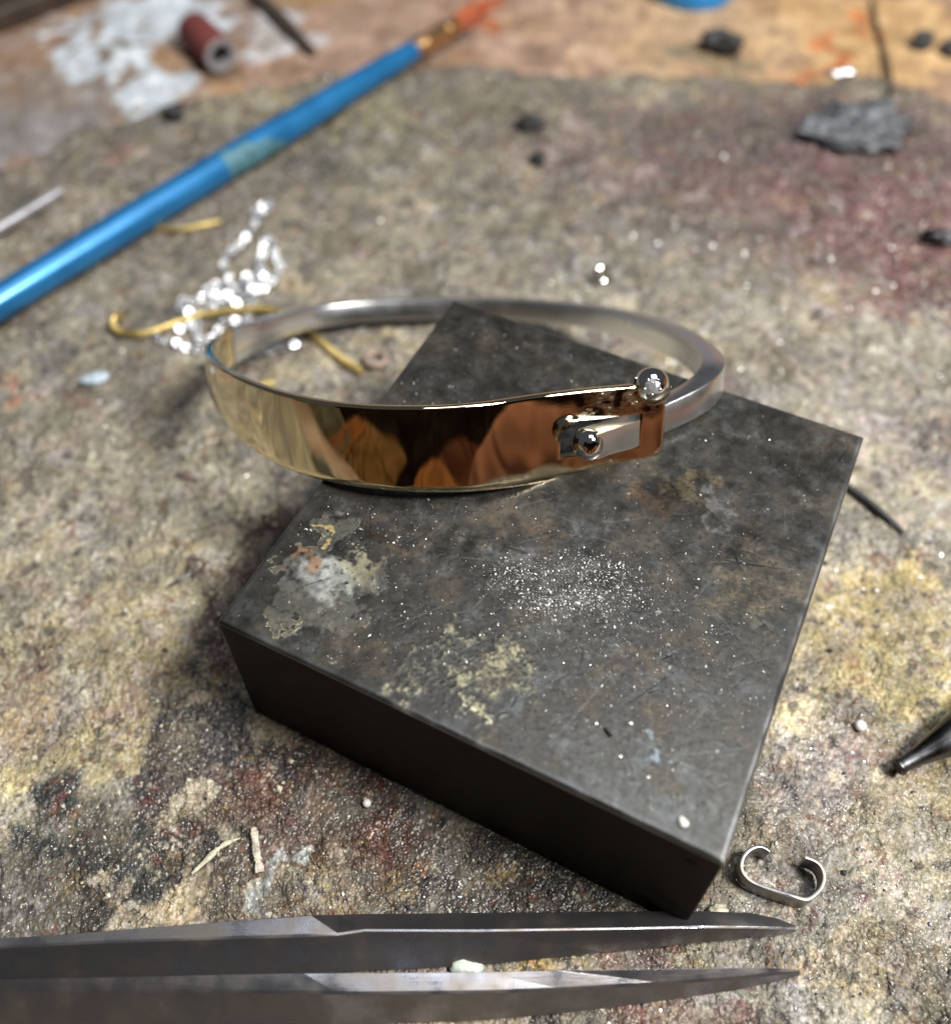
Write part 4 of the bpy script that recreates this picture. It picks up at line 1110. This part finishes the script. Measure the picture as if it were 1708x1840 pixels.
def splinter(name, pts, r, mat, label, cat):
    P = spline(np.array(pts, float), step=.12); n = len(P); g = np.random.default_rng(2)
    rr = np.interp(np.linspace(0, 1, n), np.linspace(0, 1, len(r)), r)*(1+.16*np.sin(np.arange(n)*.37+1)+.10*g.normal(0, 1, n))
    V, F = sweep(P, lambda i: [(rr[i]*math.cos(a)*(1+.2*math.sin(3*a)), rr[i]*.7*math.sin(a)) for a in np.linspace(0, 2*math.pi, 8)[:-1]])
    c = P.mean(axis=0); c[2] = P[:, 2].min()
    meshobj(name, V, F, mat, origin=c, label=label, cat=cat)
splinter('pale_stick', [at(455, 1488, .55), at(458, 1508, .6), at(460, 1530, .6), at(464, 1552, .5), at(466, 1568, .4)], [.26, .42, .40, .36, .46, .40], M_stick, 'little broken whitish stick standing out at lower left', 'stick')
splinter('straw_fibre', [at(345, 1570, .25), at(375, 1542, .3), at(400, 1520, .3), at(432, 1506, .25)], [.1, .24, .26, .2, .08], M_cream, 'flat cream fibre left of the broken whitish stick', 'fibre')

def ring(name, c, R_, r_, mat, label, cat, tilt=(0, 0), gap=0.):
    V = []; F = []; nU, nV = 36, 10
    Rm = np.array(Matrix.Rotation(tilt[1], 3, 'Z') @ Matrix.Rotation(tilt[0], 3, 'X'))
    a0 = np.linspace(gap/2, 2*math.pi-gap/2, nU+1)
    for a in a0:
        for j in range(nV):
            b_ = 2*math.pi*j/nV
            V.append(np.asarray(c)+Rm@np.array([(R_+r_*math.cos(b_))*math.cos(a), (R_+r_*math.cos(b_))*math.sin(a), r_*math.sin(b_)]))
    for i in range(nU):
        for j in range(nV):
            j2 = (j+1) % nV; F.append((i*nV+j, (i+1)*nV+j, (i+1)*nV+j2, i*nV+j2))
    F.append(tuple(range(nV))); F.append(tuple(range(nU*nV, (nU+1)*nV)))
    o_ = np.array(c, float); o_[2] = 0
    meshobj(name, V, F, mat, origin=o_, smooth=True, sharp=60, label=label, cat=cat)
ring('jump_ring', at(675, 645, .6), 1.35, .5, M_copper, 'coppery open jump ring lying just left of the block corner', 'jump ring', gap=.35, tilt=(0, 1.0))
ring('silver_ring', at(1080, 494, 1.1), 1.05, .42, M_silver_hi, 'tiny bright silver ring behind the back of the bangle', 'ring', tilt=(.9, .3))

def lump(name, c, r, mat, label, cat, amp=.25, sub=4, seed=1, sq=(1, 1, .6), rot=0., smooth=True, fr=1.6):
    v, f = ico(sub); g = np.random.default_rng(seed); out = v.copy(); disp = np.zeros(len(v))
    for o_ in range(5):
        for k in range(4):
            d = nrm(g.standard_normal(3)); disp += amp/(1.6**o_)*np.sin(v@d*fr*(1.75**o_)*2+g.uniform(0, 6.28))*.5
    out = v*(1+disp)[:, None]*np.array(sq)*r
    ca, sa = math.cos(rot), math.sin(rot); out[:, :2] = out[:, :2]@np.array([[ca, sa], [-sa, ca]])
    out[:, 2] -= out[:, 2].min(); out[:, 2] -= .08*r
    c = np.asarray(c, float)
    return meshobj(name, out+c, f, mat, origin=c, smooth=smooth, label=label, cat=cat)
# crumpled grey clump at the back right
lump('ash_clump', at(1538, 240, 0), 7.3, M_ash, 'crumpled grey ashy clump at the back right of the board', 'clump', amp=.26, sub=5, seed=47, sq=(1.0, .74, .30), fr=2.3)
lump('charcoal_chunk', at(1288, 92, -4), 3.7, M_char, 'dark charcoal chunk on the bench beyond the board', 'charcoal', amp=.25, seed=5, sq=(.95, .8, .5))
lump('dark_nut', at(1652, 86, -4), 2.2, M_char, 'round dark nugget at far upper right, left of its twin', 'nugget', amp=.12, seed=6, sq=(1, .9, .8))
lump('dark_nut', at(1704, 100, -4), 2.1, M_char, 'dark nugget cut by the right edge near the top', 'nugget', amp=.15, seed=7, sq=(1, .9, .8))
lump('black_crumb', at(953, 232, 0), 2.2, M_char, 'biggest black crumb, behind the bangle towards the back edge', 'crumb', amp=.25, sub=3, seed=8, sq=(1.1, .7, .6))
lump('black_crumb', at(966, 290, 0), 1.5, M_char, 'smaller black crumb just in front of the biggest one', 'crumb', amp=.25, sub=3, seed=9, sq=(.8, 1, .6))
lump('black_crumb', at(318, 212, 0), 1.9, M_char, 'black crumb on the board above the blue brush', 'crumb', amp=.25, sub=3, seed=10)
lump('black_crumb', at(1690, 436, 0), 2.2, M_dark_steel, 'shiny dark scrap at the right edge, level with the chain top', 'scrap', amp=.3, sub=3, seed=11, sq=(1.1, .7, .5))
lump('cream_pebble', at(1285, 1640, 0), .85, M_cream, 'cream pebble behind the upper tweezer prong, right of the block', 'pebble', amp=.22, sub=3, seed=12, sq=(1.1, .75, .7))
lump('greenish_chip', at(838, 1738, 0), 1.05, M_mint, 'pale greenish chip lying between the two tweezer prongs', 'chip', amp=.15, sub=3, seed=13, sq=(1.5, .8, .5))
lump('white_crumb', at(1225, 1478, BT+.02), .36, M_white, 'lone white crumb near the front corner on top of the block', 'crumb', amp=.2, sub=3, seed=14)
lump('blue_flake', at(172, 684, 0), 1.6, M_bluechip, 'bluish white flake on the board left of the bangle', 'flake', amp=.2, sub=3, seed=15, sq=(1.3, .7, .35), rot=.5)
lump('silver_scrap', at(1508, 136, 0), 1.5, M_silver, 'bright silver scrap glinting on the back edge of the board', 'scrap', amp=.3, sub=3, seed=16, sq=(1.3, .8, .5))
sv, sf = ico(3)
c = at(659, 1443, .45); meshobj('milky_bead', sv*.46+c, sf, M_bead, origin=c, smooth=True, label='tiny milky round bead in front of the block', cat='bead')
c = at(1545, 1304, .45); meshobj('milky_bead', sv*.62+c, sf, M_bead, origin=c, smooth=True, label='milky round bead on yellow board right of the block', cat='bead')

def make_red_tube():
    c0 = at(348, 52, -.4); c1 = at(398, 100, -.4); c0[2] = c1[2] = -.4; ax = nrm(c1-c0)
    root = thing('abrasive_roll', (c0[0], c0[1], -4), 'red brown hollow roll lying on the bench at the back left', 'roll')
    L = np.linalg.norm(c1-c0)
    V, F = lathe(c0, ax, [(0, 2.2), (0, 3.45), (.3, 3.6), (L-.4, 3.6), (L-.1, 3.45)], 36, cap=False); meshobj('sleeve', V, F, M_redtube, root, smooth=True, sharp=50)
    V, F = lathe(c0, ax, [(0, 2.2), (L, 2.1), (L+.05, 2.2), (L+.08, 3.3), (L-.1, 3.45)], 36, cap=False); meshobj('end_ring', V, F, M_greyrim, root, smooth=True, sharp=50)
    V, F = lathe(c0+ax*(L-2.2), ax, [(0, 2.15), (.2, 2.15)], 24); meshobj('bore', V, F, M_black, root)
make_red_tube()

def bev_box(name, c, size, rotz, mat, label, cat, b=.8):
    bm = bmesh.new(); bmesh.ops.create_cube(bm, size=1)
    for v in bm.verts: v.co = Vector((v.co.x*size[0], v.co.y*size[1], v.co.z*size[2]))
    bmesh.ops.bevel(bm, geom=list(bm.edges), offset=b, segments=4, affect='EDGES', profile=.5)
    V = np.array([v.co[:] for v in bm.verts]); bm.verts.index_update(); F = [tuple(x.index for x in f.verts) for f in bm.faces]; bm.free()
    ca, sa = math.cos(rotz), math.sin(rotz); V[:, :2] = V[:, :2]@np.array([[ca, sa], [-sa, ca]])
    V = V+np.asarray(c)+np.array([0, 0, size[2]/2])
    return meshobj(name, V, F, mat, origin=c, smooth=True, sharp=40, label=label, cat=cat)
p = at(160, 2, -4); q = at(-40, 80, -4); d = nrm(q-p); rz = math.atan2(d[1], d[0]); nn = np.array([-d[1], d[0], 0]); nn = nn if nn[1] > 0 else -nn
bev_box('wood_offcut', (p+q)/2+nn*9-np.array([0, 0, .15]), (60, 18, 5), rz, M_brownwood, 'dark brown wooden offcut in the top left corner', 'offcut')
# blue plastic piece: rounded end of a lid seen at the top edge
c = at(1240, -14, -4.1)
V, F = lathe(c, (0, 0, 1), [(0, 8.2), (0, 8.8), (.5, 9.2), (5.5, 9.3), (6.2, 8.9), (6.4, 8.2), (6.4, 0.4)], 48)
meshobj('bottle_cap', V, F, M_bluep, origin=c, smooth=True, sharp=45, label='bright blue plastic cap at the top edge of the picture', cat='cap')

# ------------------------------------------------------------------ what the polished band mirrors: unseen sheets added in place of hand and clothes
def standin(name, a0, a1, z0, z1, rad, mat, label, cat, fold=7., ph=0., lean=.0, wob=0., dome=0.):
    """an unseen, added, folded sheet on an arc about the bench; azimuth from straight towards the viewer, degrees"""
    nU, nZ = 70, 30; V = []; F = []
    for iz in range(nZ):
        f = iz/(nZ-1)
        for iu in range(nU):
            g_ = iu/(nU-1); a = R(a0+(a1-a0)*g_+lean*(f-.5)+wob*math.sin(f*5+ph))
            r_ = rad+fold*math.sin(g_*17+ph+f*1.5)*(1.1-.5*f)+fold*.5*math.sin(g_*41+2*ph+f*3)+20*f
            top = z1-dome*(abs(2*g_-1)**2.2)+.06*dome*math.sin(g_*9+ph)
            z = z0+(top-z0)*f
            V.append((r_*math.sin(a), 65-r_*math.cos(a), z))
    for iz in range(nZ-1):
        for iu in range(nU-1): q = iz*nU+iu; F.append((q, q+1, q+nU+1, q+nU))
    c = np.mean(np.array(V), axis=0); c[2] = z0
    o = meshobj(name, V, F, mat, origin=c, smooth=True, label=label, cat=cat)
    o.modifiers.new('thickness', 'SOLIDIFY').thickness = .003
M_h1 = mat_simple('copper_brown_standin', (.20, .082, .046), .75, spec=.1, noise=120, var=.3)
M_h2 = mat_simple('near_black_standin', (.009, .0045, .003), .8, spec=.02, noise=40, var=.4)
M_h3 = mat_simple('amber_standin', (.15, .072, .022), .75, spec=.1, noise=40, var=.5)
M_h4 = mat_simple('orange_standin', (.25, .095, .028), .75, spec=.1, noise=40, var=.4)
M_h5 = mat_simple('olive_standin', (.070, .060, .032), .85, noise=40, var=.4)
M_h7 = mat_simple('russet_standin', (.070, .022, .010), .75, spec=.05, noise=70, var=.5)
M_h6 = mat_simple('dark_teal_standin', (.02, .045, .045), .8, spec=.05, noise=30, var=.6)
standin('standin_sheet', 24, 74, -120, 92, 330, M_h1, 'made-up copper brown sheet mirrored in the right half of the gold band', 'standin', fold=4., ph=1.0, lean=-14, wob=3, dome=70)
standin('standin_sheet', -60, 64, -120, 420, 430, M_h2, 'made-up near black sheet mirrored in the middle of the gold band', 'standin', ph=2.2)
standin('standin_sheet', 2, 40, -120, 104, 400, M_h7, 'made-up dark russet sheet mirrored beside the copper one in the gold band', 'standin', fold=6., ph=2.7, lean=-20, wob=5, dome=80)
standin('standin_sheet', -14, 10, -120, 72, 352, M_h4, 'made-up orange sheet mirrored low in the dark middle of the gold band', 'standin', ph=.4, lean=12, wob=3, dome=60)
standin('standin_sheet', -52, -22, -120, 118, 365, M_h3, 'made-up amber sheet mirrored left of the dark middle of the gold band', 'standin', fold=6., ph=.2, lean=22, wob=4, dome=40)
standin('standin_sheet', -58, -50, -120, 100, 350, M_h4, 'made-up narrow orange strip mirrored left of the amber sheet', 'standin_strap', fold=5, ph=1.7, lean=26, wob=2)
standin('standin_cloth', -100, -56, -120, 90, 345, M_h5, 'made-up olive sheet mirrored at the left of the gold band', 'standin_drape', fold=10, ph=3., lean=14, wob=3, dome=30)
standin('standin_cloth', 66, 84, -120, 150, 380, M_h6, 'made-up dark teal sheet mirrored beside the slot of the gold band', 'standin_drape', fold=10, ph=1., wob=4)
standin('standin_sheet', 82, 112, -120, 120, 360, M_h4, 'made-up orange brown sheet mirrored in the far right end of the gold band', 'standin', fold=6, ph=2., wob=3)
